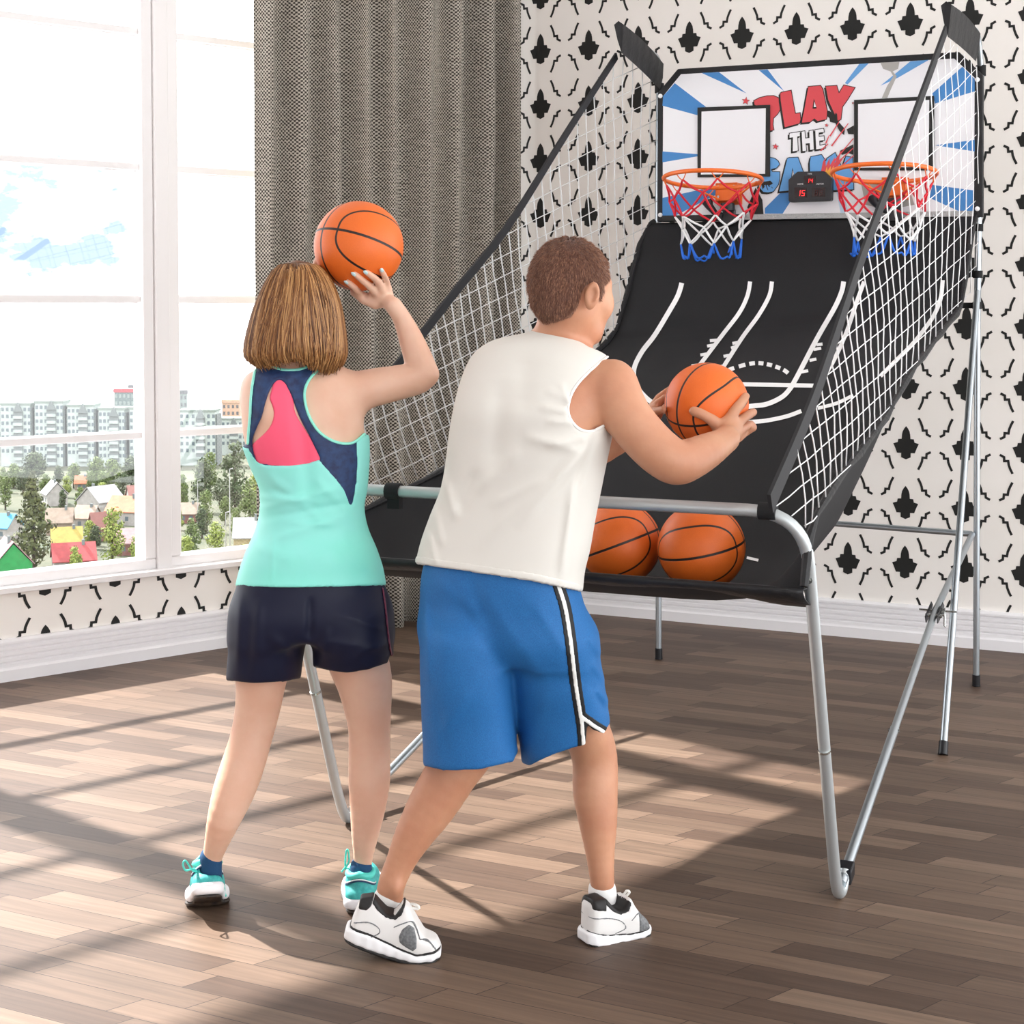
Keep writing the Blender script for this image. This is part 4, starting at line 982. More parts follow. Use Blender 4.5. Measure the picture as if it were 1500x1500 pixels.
sfold = [(690, 840, 735, 990, 13, -.006), (735, 1000, 755, 1110, 14, -.003), (640, 850, 700, 900, 8, .004), (655, 850, 720, 960, 8, -.004), (622, 860, 628, 1000, 6, .005), (700, 860, 800, 1000, 12, .004), (780, 880, 830, 960, 8, .003), (860, 930, 880, 960, 5, .004), (868, 970, 885, 1000, 5, .004), (872, 1010, 893, 1030, 5, .004), (866, 1000, 886, 1045, 5, -.003), (640, 1080, 690, 1010, 9, .004), (770, 1110, 800, 1020, 10, .003), (655, 1110, 640, 1030, 7, -.003)]
hemS = [(560, 800), (960, 800), (960, 1020), (897, 1045), (896, 1056), (884, 1074), (868, 1068), (860, 1060), (857, 1090), (820, 1102), (800, 1110), (776, 1122), (764, 1118), (757, 1103), (752, 1116), (700, 1128), (650, 1129), (621, 1122), (610, 1100), (560, 1050)]
def shorts_f(P):
    d0 = short0(P); d = d0-ridges(P, sfold, 3.66)
    d = smax(d, P[:, 2]-at(700, 822, 3.6).z, .01); d = smax(d, polysd(P, hemS), .004)
    inn = smax(d0+.011, polysd(P, [(500, 1010), (1000, 1010), (1000, 1300), (500, 1300)]), .01)
    return smax(d, -inn, .004)
lo, hi = bb([at(604, 1135, 3.5), at(905, 818, 3.8)], .02); lo[1] = 3.42; hi[1] = 3.86
sho = sdfobj('shorts', shorts_f, lo, hi, .0045, m_short, man, label='long blue mesh shorts')
m_bks = mat('black_stripe_cloth', (22, 22, 24), .7); m_whs = mat('white_stripe_cloth', (236, 236, 232), .7)
def stripe(poly, w, t): return lambda P: smax(smax(smax(short0(P)-ridges(P, sfold, 3.66)-t, np.minimum.reduce([linesd(P, q)-w for q in poly]), .001), polysd(P, hemS)-.001, .001), np.maximum(-(short0(P)+.004), P[:, 1]-3.66), .001)
sl1 = smooth_poly([(818, 858), (828, 890), (836, 940), (843, 1000), (850, 1045), (852, 1060)]); sl2 = [(852, 1054), (855, 1092)]; sl3 = [(852, 1050), (868, 1062), (886, 1073)]
lo, hi = bb([at(800, 1100, 3.5), at(895, 850, 3.75)], .01); lo[1] = 3.44; hi[1] = 3.72
st = sdfobj('side_stripe', stripe([sl1, sl2, sl3], .0135, .0022), lo, hi, .003, m_bks, sho, smooth=1, label='black side stripe forking at the hem')
st = sdfobj('side_stripe', stripe([sl1[:-3], sl2[:], sl3], .0048, .0036), lo, hi, .0025, m_whs, sho, smooth=1, label='white centre of the side stripe')
# short hair
hairP = [(889, 392), (893, 408), (888, 414), (884, 418), (884, 430), (879, 440), (876, 436), (874, 420), (862, 414), (852, 424), (848, 440), (843, 452), (836, 462), (815, 470), (796, 474), (785, 460), (760, 430), (760, 330), (900, 330), (900, 390)]
def hair_m(P):
    hd = ell(P, HC, (.0860, .1025, .1030), headR); hd = smin(hd, ell(P, JM(826, 448, 3.64), (.058, .078, .055)), .03)
    d = hd-.004-.0016*np.sin(P[:, 0]*190+3*np.sin(P[:, 2]*90))*np.sin(P[:, 2]*160+2*np.sin(P[:, 0]*110))
    return smax(smax(d, polysd(P, hairP), .004), (P[:, 1]-3.74), .01)
m_hair_m = mat('short_brown_hair', (120, 82, 66), .7, noise=(220, (96, 62, 50)), bump=(400, .5, .003), sheen=.3)
lo, hi = bb([at(768, 480, 3.5), at(902, 340, 3.76)], .01); lo[1] = 3.50; hi[1] = 3.79
hm = sdfobj('hair', hair_m, lo, hi, .0035, m_hair_m, man, label='short brown hair')
def rand_mat(name, c1, c2, c3, rough=.45):
    m = bpy.data.materials.new(name); m.use_nodes = True; nt = m.node_tree; b = nt.nodes['Principled BSDF']; g = node(nt, 'ShaderNodeNewGeometry')
    r = node(nt, 'ShaderNodeValToRGB'); nt.links.new(g.outputs['Random Per Island'], r.inputs[0]); e = r.color_ramp.elements
    e[0].color = lin(c1)+(1,); e[1].color = lin(c3)+(1,); q = e.new(.5); q.color = lin(c2)+(1,)
    nt.links.new(r.outputs[0], b.inputs['Base Color']); b.inputs['Roughness'].default_value = rough; b.inputs['Specular IOR Level'].default_value = .35; return m
# fine tufts over the cap
def tufts(obj, n, ln, r, m, name, parent, comb, label):
    me = obj.data; nv_ = len(me.vertices); co = np.empty(nv_*3); me.vertices.foreach_get('co', co); co = co.reshape(-1, 3); no = np.empty(nv_*3); me.vertices.foreach_get('normal', no); no = no.reshape(-1, 3)
    idx = rng.choice(nv_, min(n, nv_), replace=False); base = np.array(tuple(org(obj))); V_ = []; Fc = []
    for i in idx:
        p = Vector(co[i]); nn = Vector(no[i]); w_ = p+Vector(base); t = comb(w_, nn); t = (t-nn*t.dot(nn)); t = t.normalized() if t.length > 1e-4 else nn.orthogonal()
        s_ = nn.cross(t)*r; dr = (t+nn*.45+Vector(rng.normal(0, .16, 3))).normalized()*ln*random.uniform(.6, 1.2)
        b_ = len(V_); V_ += [p-s_, p+s_, p+nn*r, p+dr]; Fc += [(b_, b_+1, b_+3), (b_+1, b_+2, b_+3), (b_+2, b_, b_+3)]
    me2 = bpy.data.meshes.new(name); me2.from_pydata([tuple(v) for v in V_], [], Fc); me2.update(); return finish(name, me2, m, parent, None, label)
t_ = tufts(hm, 15000, .011, .0008, rand_mat('cropped_hair', (88, 56, 44), (124, 84, 66), (168, 124, 98), .6), 'hair_tufts', hm, lambda p, n: (p-HC-Vector((0, 0, .08))), 'cropped brown tufts')
tagp(t_, kind='stuff')
# ---- shoes
def shoe_frame(heel, toe):
    ax = (toe-heel); ax.z = 0; ax.normalize(); return heel, ax, Vector((-ax.y, ax.x, 0))
def local_poly(pts, O, ax, nn):
    out_ = []
    for x, y in pts:
        p = onpl(x, y, O, nn); out_.append(((p-O).dot(ax), p.z))
    return out_
def extr(P, O, ax, nn, poly, hw, rnd, lens):
    q = P-A3(O); l = q@A3(ax); w = q@A3(nn); z = P[:, 2]
    d2 = polysd(None, poly, xy=(l, z)); t = np.clip((l-lens[0])/(lens[1]-lens[0]), 0, 1); h = np.interp(t, hw[0], hw[1])
    a = d2+rnd; b = np.abs(w)-h+rnd; return np.sqrt(np.maximum(a, 0)**2+np.maximum(b, 0)**2)+np.minimum(np.maximum(a, b), 0)-rnd
m_sw = mat('white_shoe_leather', (232, 230, 228), .5); m_sole = mat('white_sole', (244, 244, 246), .5); m_sblk = mat('black_shoe_trim', (26, 24, 24), .6); m_sgr = mat('grey_shoe_mesh', (128, 130, 132), .5, noise=(180, (96, 98, 100)))
def man_shoe(up, solep, outp, blk, panel, heel, toe, label, hwk=1.0, seams=()):
    O, ax, nn = shoe_frame(heel, toe); Lp = lambda p: local_poly(p, O, ax, nn)
    pu, ps, po = Lp(up), Lp(solep), Lp(outp); ls = (min(a for a, b in ps), max(a for a, b in ps))
    hw = ([0, .08, .25, .5, .75, .92, 1], [.022*hwk, .034*hwk, .036*hwk, .036*hwk, .046*hwk, .040*hwk, .024*hwk]); hs = (hw[0], [v+.003 for v in hw[1]])
    lo = np.minimum(A3(O+ax*ls[0]), A3(O+ax*ls[1]))-.07; hi = np.maximum(A3(O+ax*ls[0]), A3(O+ax*ls[1]))+.07; lo[2] = -.004; hi[2] = max(b for a, b in pu)+.02
    def upf(P):
        d = extr(P, O, ax, nn, pu, hw, .02, ls); z = P[:, 2]; w = np.abs((P-A3(O))@A3(nn)); zt = ls[0]
        return smax(d, w-(.047*hwk-.30*np.maximum(z-.05, 0)), .012)
    s = sdfobj('shoe', upf, lo, hi, .0035, m_sw, man, label=label)
    sdfobj('sole', lambda P: extr(P, O, ax, nn, ps, hs, .006, ls)+.0007*np.sin(((P-A3(O))@A3(ax))*260)*(P[:, 2] < .6), lo, hi, .0035, m_sole, s, label='thick ribbed white sole')
    sdfobj('outsole', lambda P: extr(P, O, ax, nn, po, hs, .003, ls), lo, hi, .0035, m_sblk, s, smooth=1, label='black outsole edge')
    for b_ in blk:
        pb_ = Lp(b_); sdfobj('collar_trim', lambda P: smax(upf(P)-.0022, polysd(None, pb_, xy=((P-A3(O))@A3(ax), P[:, 2])), .002), lo, hi, .003, m_sblk, s, smooth=1, label='black trim')
    if panel:
        pp_ = Lp(panel); sdfobj('side_panel', lambda P: smax(upf(P)-.002, polysd(None, pp_, xy=((P-A3(O))@A3(ax), P[:, 2])), .003), lo, hi, .003, m_sgr, s, smooth=1, label='grey mesh side panel')
    def seam(nm, pl):
        q_ = Lp(pl)
        def f(P):
            l = (P-A3(O))@A3(ax); z = P[:, 2]; d = np.full(len(l), 1e9)
            for (a, b), (c, e) in zip(q_[:-1], q_[1:]):
                t = np.clip(((l-a)*(c-a)+(z-b)*(e-b))/((c-a)**2+(e-b)**2+1e-9), 0, 1); d = np.minimum(d, np.hypot(l-a-t*(c-a), z-b-t*(e-b)))
            return smax(upf(P)-.0016, d-.0016, .001)
        sdfobj(nm, f, lo, hi, .0022, m_sgr, s, smooth=1, label='grey stitched seam')
    for pl in seams: seam('seam_line', smooth_poly(pl))
    return s, O, ax, nn, upf
h1 = fl(512, 1401); t1 = h1+Vector((.21, .004, 0))
up1 = [(512, 1362), (516, 1345), (523, 1328), (530, 1313), (548, 1311), (556, 1322), (566, 1333), (578, 1336), (587, 1326), (591, 1318), (600, 1326), (612, 1350), (622, 1366), (640, 1372), (646, 1382), (645, 1394), (605, 1396), (550, 1376)]
so1 = [(504, 1368), (508, 1355), (516, 1353), (545, 1362), (585, 1381), (612, 1390), (646, 1386), (646, 1396), (635, 1399), (608, 1400), (575, 1394), (540, 1383), (512, 1372)]
ou1 = [(503, 1366), (512, 1371), (540, 1381), (575, 1392), (608, 1399), (637, 1398), (646, 1394), (645, 1398), (634, 1403), (608, 1405), (585, 1401), (560, 1394), (530, 1383), (508, 1374)]
bl1 = [[(528, 1312), (549, 1309), (545, 1322), (538, 1328), (526, 1326)], [(549, 1311), (557, 1321), (567, 1332), (579, 1336), (588, 1325), (592, 1317), (595, 1320), (590, 1333), (580, 1341), (566, 1338), (553, 1327), (546, 1318)], [(508, 1354), (516, 1350), (545, 1359), (585, 1378), (612, 1387), (646, 1382), (646, 1387), (612, 1391), (585, 1382), (545, 1363), (516, 1355)]]
pn1 = [(585, 1362), (590, 1352), (600, 1345), (608, 1350), (612, 1365), (612, 1378), (606, 1383), (594, 1377), (586, 1371)]
s1 = man_shoe(up1, so1, ou1, bl1, pn1, h1, t1, 'white running shoe with the heel lifting off the floor', seams=([(520, 1345), (540, 1343), (555, 1350), (557, 1358), (545, 1364)], [(578, 1350), (590, 1345), (604, 1342), (611, 1352), (616, 1366)], [(616, 1366), (628, 1370), (636, 1378), (640, 1386)]))
h2 = fl(856, 1381); t2 = h2+Vector((.155, .085, 0))
up2 = [(856, 1362), (857, 1345), (858, 1328), (862, 1316), (880, 1312), (887, 1320), (897, 1329), (905, 1327), (910, 1314), (916, 1310), (920, 1320), (928, 1333), (938, 1340), (945, 1350), (945, 1362), (930, 1362), (900, 1368), (860, 1370)]
so2 = [(853, 1378), (853, 1364), (858, 1360), (880, 1363), (910, 1361), (930, 1355), (946, 1348), (946, 1358), (930, 1365), (915, 1368), (900, 1378), (880, 1380), (858, 1380)]
ou2 = [(853, 1376), (880, 1378), (900, 1376), (915, 1367), (930, 1364), (946, 1357), (945, 1361), (932, 1367), (918, 1371), (902, 1380), (880, 1382), (856, 1381)]
bl2 = [[(861, 1314), (880, 1311), (877, 1328), (860, 1328)], [(880, 1311), (888, 1320), (897, 1328), (905, 1326), (911, 1312), (914, 1316), (909, 1329), (899, 1334), (887, 1329), (878, 1320)], [(856, 1359), (880, 1362), (910, 1359), (930, 1353), (946, 1345), (946, 1349), (930, 1357), (910, 1363), (880, 1366), (856, 1363)]]
pn2 = [(922, 1332), (926, 1326), (934, 1336), (939, 1346), (938, 1354), (922, 1356)]
s2 = man_shoe(up2, so2, ou2, bl2, pn2, h2, t2, 'white running shoe planted flat', seams=([(858, 1340), (880, 1338), (898, 1342), (904, 1352), (890, 1360)], [(912, 1340), (922, 1330), (934, 1338), (941, 1350)]))
m_sock = mat('white_sock', (236, 234, 232), .85)
for (a, ra), (b, rb) in ((((JM(568, 1318, 3.612), .0345)), (JM(574, 1340, 3.612), .033)), (((JM(882, 1304, 3.69), .0335)), (JM(886, 1330, 3.705), .034))):
    sdfobj('sock', lambda P: cone(P, a, b, ra, rb), *bb([a, b], .05), .004, m_sock, man, label='low white sock')
m_lace = mat('white_lace', (238, 236, 230), .7)
def laces(pairs, d, m, parent, r=.0026):
    mb = MB()
    for pl in pairs: mb.tube(crv([JM(x, y, dd) for x, y, dd in pl], 4), r, 6)
    return mb.build('shoelace', m, parent, smooth=0)
laces([[(592, 1328, 3.60), (598, 1331, 3.585), (607, 1341, 3.575), (604, 1348, 3.58), (612, 1352, 3.58), (609, 1360, 3.58), (617, 1364, 3.585)]], 0, m_lace, s1[0])
laces([[(596, 1326, 3.58), (603, 1324, 3.57), (612, 1327, 3.56), (613, 1331, 3.56), (604, 1330, 3.565)]], 0, m_lace, s1[0], .0035)
laces([[(912, 1320, 3.73), (919, 1318, 3.72), (922, 1327, 3.72), (928, 1330, 3.73), (934, 1339, 3.74)]], 0, m_lace, s2[0])
laces([[(913, 1312, 3.72), (918, 1305, 3.70), (922, 1307, 3.70), (917, 1313, 3.71)]], 0, m_lace, s2[0], .0032)
# ================================================================== the woman
yawW = math.radians(12)
WD = 3.82
torsoW = Loft([(523, 412, 462, 3.83, .050), (534, 396, 476, 3.82, .062), (546, 368, 496, 3.82, .080), (560, 357, 508, 3.82, .092), (585, 354, 520, 3.82, .103), (615, 356, 530, 3.82, .110), (645, 360, 534, 3.82, .112), (680, 372, 534, 3.82, .108), (715, 387, 531, 3.82, .102), (745, 388, 527, 3.82, .100), (775, 381, 532, 3.82, .108), (810, 366, 546, 3.81, .118), (850, 358, 553, 3.81, .108), (900, 362, 550, 3.81, .095)], yawW)
flareW = Loft([(670, 375, 534, 3.82, .100), (700, 383, 533, 3.82, .104), (720, 388, 531, 3.82, .104), (745, 388, 527, 3.82, .102), (775, 382, 534, 3.82, .112), (800, 372, 544, 3.815, .120), (830, 357, 557, 3.81, .130), (861, 346, 565, 3.80, .138), (890, 338, 574, 3.80, .142)], yawW)
def wbase(P):
    d = torsoW(P)
    # spine hollow and shoulder blades, as on a bare back
    m = P[:, 1] < 3.84
    g = linesd(P, [(432, 560), (440, 620), (450, 700), (455, 760)]); d = d+np.where(m, .007*np.exp(-(g/.018)**2), 0)
    s1_ = linesd(P, [(478, 575), (486, 615)]); s2_ = linesd(P, [(388, 575), (386, 610)])
    return d-np.where(m, .006*np.exp(-(s1_/.028)**2)+.005*np.exp(-(s2_/.024)**2), 0)
armRw = [(JM(462, 566, 3.83), .050), (JM(490, 572, 3.83), .050), (JM(520, 573, 3.835), .0485), (JM(555, 566, 3.84), .0455), (JM(590, 559, 3.85), .0415), (JM(613, 553, 3.855), .0385), (JM(617, 541, 3.86), .037), (JM(610, 518, 3.86), .0335), (JM(600, 492, 3.855), .0285), (JM(589, 467, 3.85), .0225), (JM(578, 450, 3.84), .0205)]
armLw = [(JM(385, 572, 3.83), .048), (JM(378, 585, 3.90), .046), (JM(392, 572, 4.02), .040), (JM(402, 560, 4.08), .037), (JM(425, 510, 4.04), .033), (JM(448, 455, 3.99), .024), (JM(455, 432, 3.97), .020)]
fW = [[(545, 440, .012, .0135), (530, 432, .006, .0095), (519, 421, .004, .0080), (509, 412.5, .004, .0068)],
      [(556, 434, .012, .0130), (541, 419, .007, .0090), (529, 409, .005, .0078), (519.5, 401, .004, .0066)],
      [(563, 432, .012, .0125), (553, 412, .007, .0090), (544, 404, .005, .0078), (536.5, 398.5, .004, .0066)],
      [(570, 434, .012, .0120), (567, 415, .007, .0085), (563, 404, .005, .0074), (558.5, 395.5, .004, .0062)]]
HW = JM(437, 452, 3.80)
hipW = Loft([(820, 352, 552, 3.80, .115), (845, 348, 561, 3.80, .125), (870, 343, 568, 3.80, .132), (900, 340, 572, 3.80, .136), (930, 340, 573, 3.80, .124)], yawW)
slW = Loft([(850, 346, 452, 3.80, .11), (880, 343, 453, 3.80, .122), (930, 338, 449, 3.80, .124), (970, 334, 443, 3.80, .114), (1000, 332, 440, 3.80, .102), (1030, 331, 438, 3.80, .10)], 0)
srW = Loft([(850, 452, 562, 3.80, .11), (880, 454, 569, 3.80, .122), (930, 458, 575, 3.80, .126), (970, 459, 577, 3.81, .116), (1000, 460, 578, 3.81, .104), (1030, 460, 578, 3.81, .102)], 0)
hemSW = [(280, 800), (620, 800), (620, 962), (579, 963), (572, 958), (568, 971), (540, 981), (508, 986), (480, 982), (459, 977), (450, 978), (448, 990), (439, 994), (415, 999), (370, 1001), (331, 997), (280, 990)]
nfold = [(352, 870, 348, 980, 6, .004), (380, 880, 376, 970, 7, .005), (366, 900, 362, 990, 5, -.003), (470, 940, 560, 950, 6, .003), (500, 900, 565, 925, 5, .003), (480, 920, 470, 970, 6, .004), (455, 875, 453, 935, 5, -.007), (520, 960, 570, 940, 5, .003), (395, 930, 430, 960, 6, .003)]
def wsh0(P): return smin(hipW(P, off=-.004), smax(smin(slW(P, cap=False), srW(P, cap=False), .008), P[:, 2]-at(450, 880, 3.8).z, .04), .04)
def woman_body(P):
    d = wbase(P)
    d = smin(d, chain(P, [(JM(436, 555, 3.83), .058), (JM(438, 530, 3.82), .050), (JM(440, 495, 3.81), .049)], .02), .03)
    hd = ell(P, HW, (.078, .092, .098)); hd = smin(hd, ell(P, JM(452, 480, 3.87), (.052, .060, .062)), .03)
    nose = cone(P, JM(458, 455, 3.90), JM(460, 468, 3.925), .010, .012); hd = smin(hd, nose, .012)
    hd = smin(hd, cone(P, JM(452, 488, 3.925), JM(466, 488, 3.92), .008, .008), .01)
    d = smin(d, hd, .02)
    ar = smin(chain(P, armRw), ell(P, JM(484, 566, 3.825), (.052, .055, .048)), .03)
    ar = smin(ar, ell(P, JM(633, 549, 3.85), (.013, .018, .014)), .024)
    d = smin(d, ar, .045)
    d = smin(d, chain(P, armLw), .02)
    palm = ell(P, onball(556, 434, BW, BWr, .016), (.029, .018, .027), rotm(math.radians(15), 0, math.radians(-30)))
    hnd = smin(cone(P, JM(576, 447, 3.838), onball(562, 437, BW, BWr, .018), .0195, .019), palm, .012)
    hnd = fingers(P, hnd, fW, BW, BWr, .004)
    th = chain(P, [(onball(550, 446, BW, BWr, .014), .013), (onball(533, 439, BW, BWr, .008), .011), (onball(517, 428, BW, BWr, .002), .009)], .004); hnd = smin(hnd, th, .005)
    d = smin(d, hnd, .008)
    lh = cone(P, JM(455, 432, 3.97), JM(460, 408, 3.945), .020, .020)
    for pts in ([(460, 402, 3.94), (464, 384, 3.915), (467, 373, 3.90)], [(462, 400, 3.955), (470, 374, 3.94), (476, 360, 3.93)], [(464, 402, 3.965), (478, 378, 3.955), (490, 365, 3.945)], [(466, 408, 3.965), (486, 392, 3.955), (500, 384, 3.95)]):
        lh = smin(lh, chain(P, [(JM(*pts[0]), .012), (JM(*pts[1]), .009), (JM(*pts[2]), .007)], .004), .005)
    d = smin(d, lh, .008)
    ll = chain(P, [(JM(395, 900, 3.80), .078), (JM(385, 960, 3.79), .072), (JM(382, 1000, 3.79), .060), (JM(377, 1040, 3.80), .054), (JM(368, 1080, 3.80), .0505), (JM(356, 1120, 3.79), .052), (JM(342, 1160, 3.775), .050), (JM(328, 1200, 3.76), .040), (JM(317, 1235, 3.785), .029), (JM(311.5, 1256, 3.80), .0232), (JM(309, 1280, 3.805), .020)])
    lr = chain(P, [(JM(505, 900, 3.80), .080), (JM(522, 960, 3.80), .074), (JM(533, 995, 3.81), .068), (JM(538, 1030, 3.82), .059), (JM(541, 1065, 3.83), .0515), (JM(541, 1100, 3.835), .0505), (JM(541, 1140, 3.835), .051), (JM(539, 1180, 3.83), .044), (JM(535, 1220, 3.83), .034), (JM(532, 1255, 3.838), .0238), (JM(529, 1290, 3.85), .022)])
    hp = ell(P, JM(455, 885, 3.81), (.12, .085, .07)); d = smin(d, hp, .03)
    d = smin(d, smin(ll, lr, .01), .03)
    m = (P[:, 2] < at(450, 852, 3.8).z) & (P[:, 2] > at(450, 955, 3.8).z)
    d[m] = np.maximum(d[m], wsh0(P[m])+.012)
    return d
womO = Vector((at(425, 1340, WD).x, WD, 0))
lo, hi = bb([at(268, 1340, 3.7), at(650, 372, 4.1)], .05); lo[1] = 3.62; hi[1] = 4.16; lo[2] = .04
wom = sdfobj('person', woman_body, lo, hi, .0042, m_skin_w, origin=womO)
tagp(wom, 'woman with bobbed auburn hair in mint top and navy shorts raising a basketball', 'person')
m_mint = mat('mint_jersey', (134, 232, 214), .55, noise=(5, (150, 236, 226))); m_navy = mat('navy_mesh', (30, 44, 84), .6, noise=(60, (38, 66, 110)), bump=(500, .3, .002)); m_pink = mat('coral_pink_bra_cloth', (255, 92, 126), .6)
m_nshort = mat('navy_short_cloth', (17, 21, 46), .55, spec=.3)
aR = smooth_poly([(482, 532), (468, 541), (456, 552), (448, 566), (446, 582), (450, 602), (457, 618), (467, 632), (480, 642), (494, 648), (510, 650), (522, 646), (534, 636)])
aL = smooth_poly([(377, 534), (373, 546), (369, 568), (367, 590), (366, 611), (364, 632), (363, 650)])
nk = smooth_poly([(392, 531), (400, 537), (412, 541), (425, 542), (438, 541), (450, 537), (462, 530)])
armRpoly = aR+[(560, 640), (620, 600), (620, 480), (482, 500)]
armLpoly = aL+[(330, 660), (300, 600), (320, 500), (375, 500)]
neckp = nk+[(470, 500), (385, 500)]
key_ = smooth_poly([(410, 556), (418, 563), (424, 574), (430, 588), (436, 605), (443, 620), (452, 636), (461, 655), (470, 674)])+[(448, 680), (424, 682), (400, 681), (377, 678)]+smooth_poly([(371, 660), (370, 644), (376, 627), (384, 609), (389, 590), (394, 575), (401, 562), (410, 556)])
pink_ = smooth_poly([(404, 552), (418, 556), (426, 572), (430, 586), (432, 602), (440, 618), (452, 636), (475, 676)])+[(440, 690), (370, 688)]+smooth_poly([(366, 654), (378, 643), (389, 633), (397, 622), (401, 608), (399, 595), (395, 584), (398, 568), (404, 552)])
mintTop = [(300, 645), (364, 655), (371, 668), (378, 678), (400, 682), (424, 682), (450, 679), (468, 673), (480, 687), (492, 701), (504, 717), (514, 742), (518, 726), (521, 706), (523, 680), (522, 660), (521, 645), (600, 600), (640, 900), (300, 900)]
hemW = [(300, 500), (640, 500), (640, 860), (566, 858), (520, 859), (460, 861), (400, 861), (345, 859), (300, 858)]
wfold = [(385, 690, 480, 770, 7, .0035), (375, 728, 470, 735, 5, .004), (380, 745, 500, 715, 5, .004), (385, 760, 520, 735, 5, -.004), (400, 790, 510, 755, 6, .004), (420, 765, 500, 770, 4, .003), (395, 715, 440, 730, 5, -.004), (460, 700, 520, 760, 6, .003), (375, 800, 430, 820, 8, .003), (500, 790, 545, 840, 7, .003), (400, 780, 398, 858, 3, .0025)]
def half(P, d): return np.where(P[:, 1] > 3.84, .05, d)
def top_common(P, t):
    d = wbase(P)-t
    for q in (armRpoly, armLpoly, neckp): d = smax(d, -polysd(P, q), .003)
    return d
def navy_f(P):
    d = top_common(P, .0075); ms_ = np.where(P[:, 1] > 3.84, 1.0, polysd(P, key_)); d = smax(d, -ms_, .003)
    return smax(d, at(400, 745, 3.8).z-P[:, 2], .004)
lo, hi = bb([at(348, 750, 3.7), at(545, 520, 4.0)], .02); lo[1] = 3.66; hi[1] = 3.98
nv = sdfobj('tank_top', navy_f, lo, hi, .004, m_navy, wom, label='navy mesh yoke with a keyhole opening')
def mint_f(P):
    d = smin(wbase(P)-.0095, flareW(P, cap=False), .02)-ridges(P, wfold, 3.82)
    fr = P[:, 1] > 3.84
    d = smax(d, -polysd(P, armRpoly), .003); d = smax(d, -polysd(P, armLpoly), .003)
    d = smax(d, np.where(fr, P[:, 2]-at(400, 560, 3.82).z, polysd(P, mintTop)), .003)
    d = smax(d, polysd(P, hemW), .004)
    return smax(d, -smax(flareW(P, cap=False, off=-.010), polysd(P, [(250, 815), (700, 815), (700, 1000), (250, 1000)]), .004), .003)
lo, hi = bb([at(338, 880, 3.7), at(575, 550, 4.0)], .02); lo[1] = 3.64; hi[1] = 4.0
mt_ = sdfobj('top_body', mint_f, lo, hi, .0042, m_mint, nv, label='mint green lower part of the top flaring at the hem')
lo, hi = bb([at(350, 700, 3.7), at(545, 545, 4.0)], .02); lo[1] = 3.66; hi[1] = 3.98
sdfobj('sports_bra', lambda P: smax(smax(smax(wbase(P)-.0035, polysd(P, pink_), .003), P[:, 1]-3.83, .003), -(wbase(P)+.006), .002), lo, hi, .0032, m_pink, wom, smooth=1, label='coral pink racerback bra')
lo, hi = bb([at(350, 660, 3.7), at(545, 525, 4.0)], .02); lo[1] = 3.66; hi[1] = 3.86
m_pip = mat('mint_piping', (150, 240, 220), .5)
sdfobj('piping', lambda P: smax(smax(wbase(P)-.0105, np.minimum.reduce([linesd(P, q)-.0034 for q in (aR, aL, nk)]), .001), np.maximum(-(wbase(P)+.002), P[:, 1]-3.84), .001), lo, hi, .0026, m_pip, nv, smooth=1, label='pale mint piping')
# shorts
def wsh(P):
    d0 = wsh0(P); d = d0-ridges(P, nfold, 3.82); d = smax(d, polysd(P, hemSW), .004); d = smax(d, P[:, 2]-at(450, 842, 3.8).z, .004)
    return smax(d, -smax(d0+.010, polysd(P, [(200, 935), (700, 935), (700, 1200), (200, 1200)]), .01), .004)
lo, hi = bb([at(326, 1010, 3.7), at(584, 845, 4.0)], .02); lo[1] = 3.63; hi[1] = 3.98
ws_ = sdfobj('shorts', wsh, lo, hi, .0042, m_nshort, wom, label='short navy sports shorts')
m_red = mat('dark_red_piping', (110, 40, 66), .6)
pl_ = smooth_poly([(561, 862), (565, 890), (568, 920), (571, 945), (574, 960)])
sdfobj('side_piping', lambda P: smax(smax(wsh0(P)-.003, linesd(P, pl_)-.0022, .001), np.maximum(-(wsh0(P)+.004), P[:, 1]-3.84), .001), *(lambda b: (b[0], b[1]))(bb([at(555, 975, 3.72), at(580, 858, 3.86)], .02)), .0022, m_red, ws_, smooth=1, label='dark red seam piping')
# bobbed hair: a shaped core with strands laid over it
hairL = Loft([(381, 428, 444, 3.80, .026), (384, 417, 456, 3.80, .048), (390, 407, 467, 3.80, .066), (400, 399, 477, 3.80, .080), (415, 390, 486, 3.80, .092), (432, 382, 493, 3.80, .100), (452, 374, 499, 3.80, .104), (475, 367, 503, 3.80, .106), (500, 361, 506, 3.80, .108), (518, 359, 507, 3.80, .106), (530, 364, 504, 3.80, .098), (540, 372, 498, 3.80, .085)], 0, 2.15)
hemH = smooth_poly([(345, 512), (362, 524), (376, 534), (395, 534), (415, 528), (435, 524), (455, 528), (472, 536), (492, 543), (503, 536), (520, 518)])+[(560, 360), (320, 360)]
def hairw(P):
    d = hairL(P, off=-.006); th = np.arctan2(P[:, 1]-3.80, P[:, 0]-HW.x)
    d = d+.0022*np.sin(th*31+P[:, 2]*6)+.0016*np.sin(th*67+P[:, 2]*9)
    d = smax(d, polysd(P, hemH), .01)
    face = ell(P, JM(455, 475, 3.935), (.062, .060, .085)); return smax(d, -face, .01)
m_hw = rand_mat('auburn_hair', (84, 50, 28), (142, 94, 52), (208, 160, 106), .36)
m_hc = mat('auburn_hair_core', (122, 80, 48), .5, noise=(30, (92, 58, 34), (6, 6, .4)))
lo, hi = bb([at(352, 548, 3.68), at(512, 376, 3.92)], .02); lo[1] = 3.66; hi[1] = 3.94
hw_ = sdfobj('hair', hairw, lo, hi, .0038, m_hc, wom, label='glossy auburn chin-length bob')
V_ = []; Fc = []; o0 = A3(org(hw_)); ztop = hairL.T[-1, 0]-.002
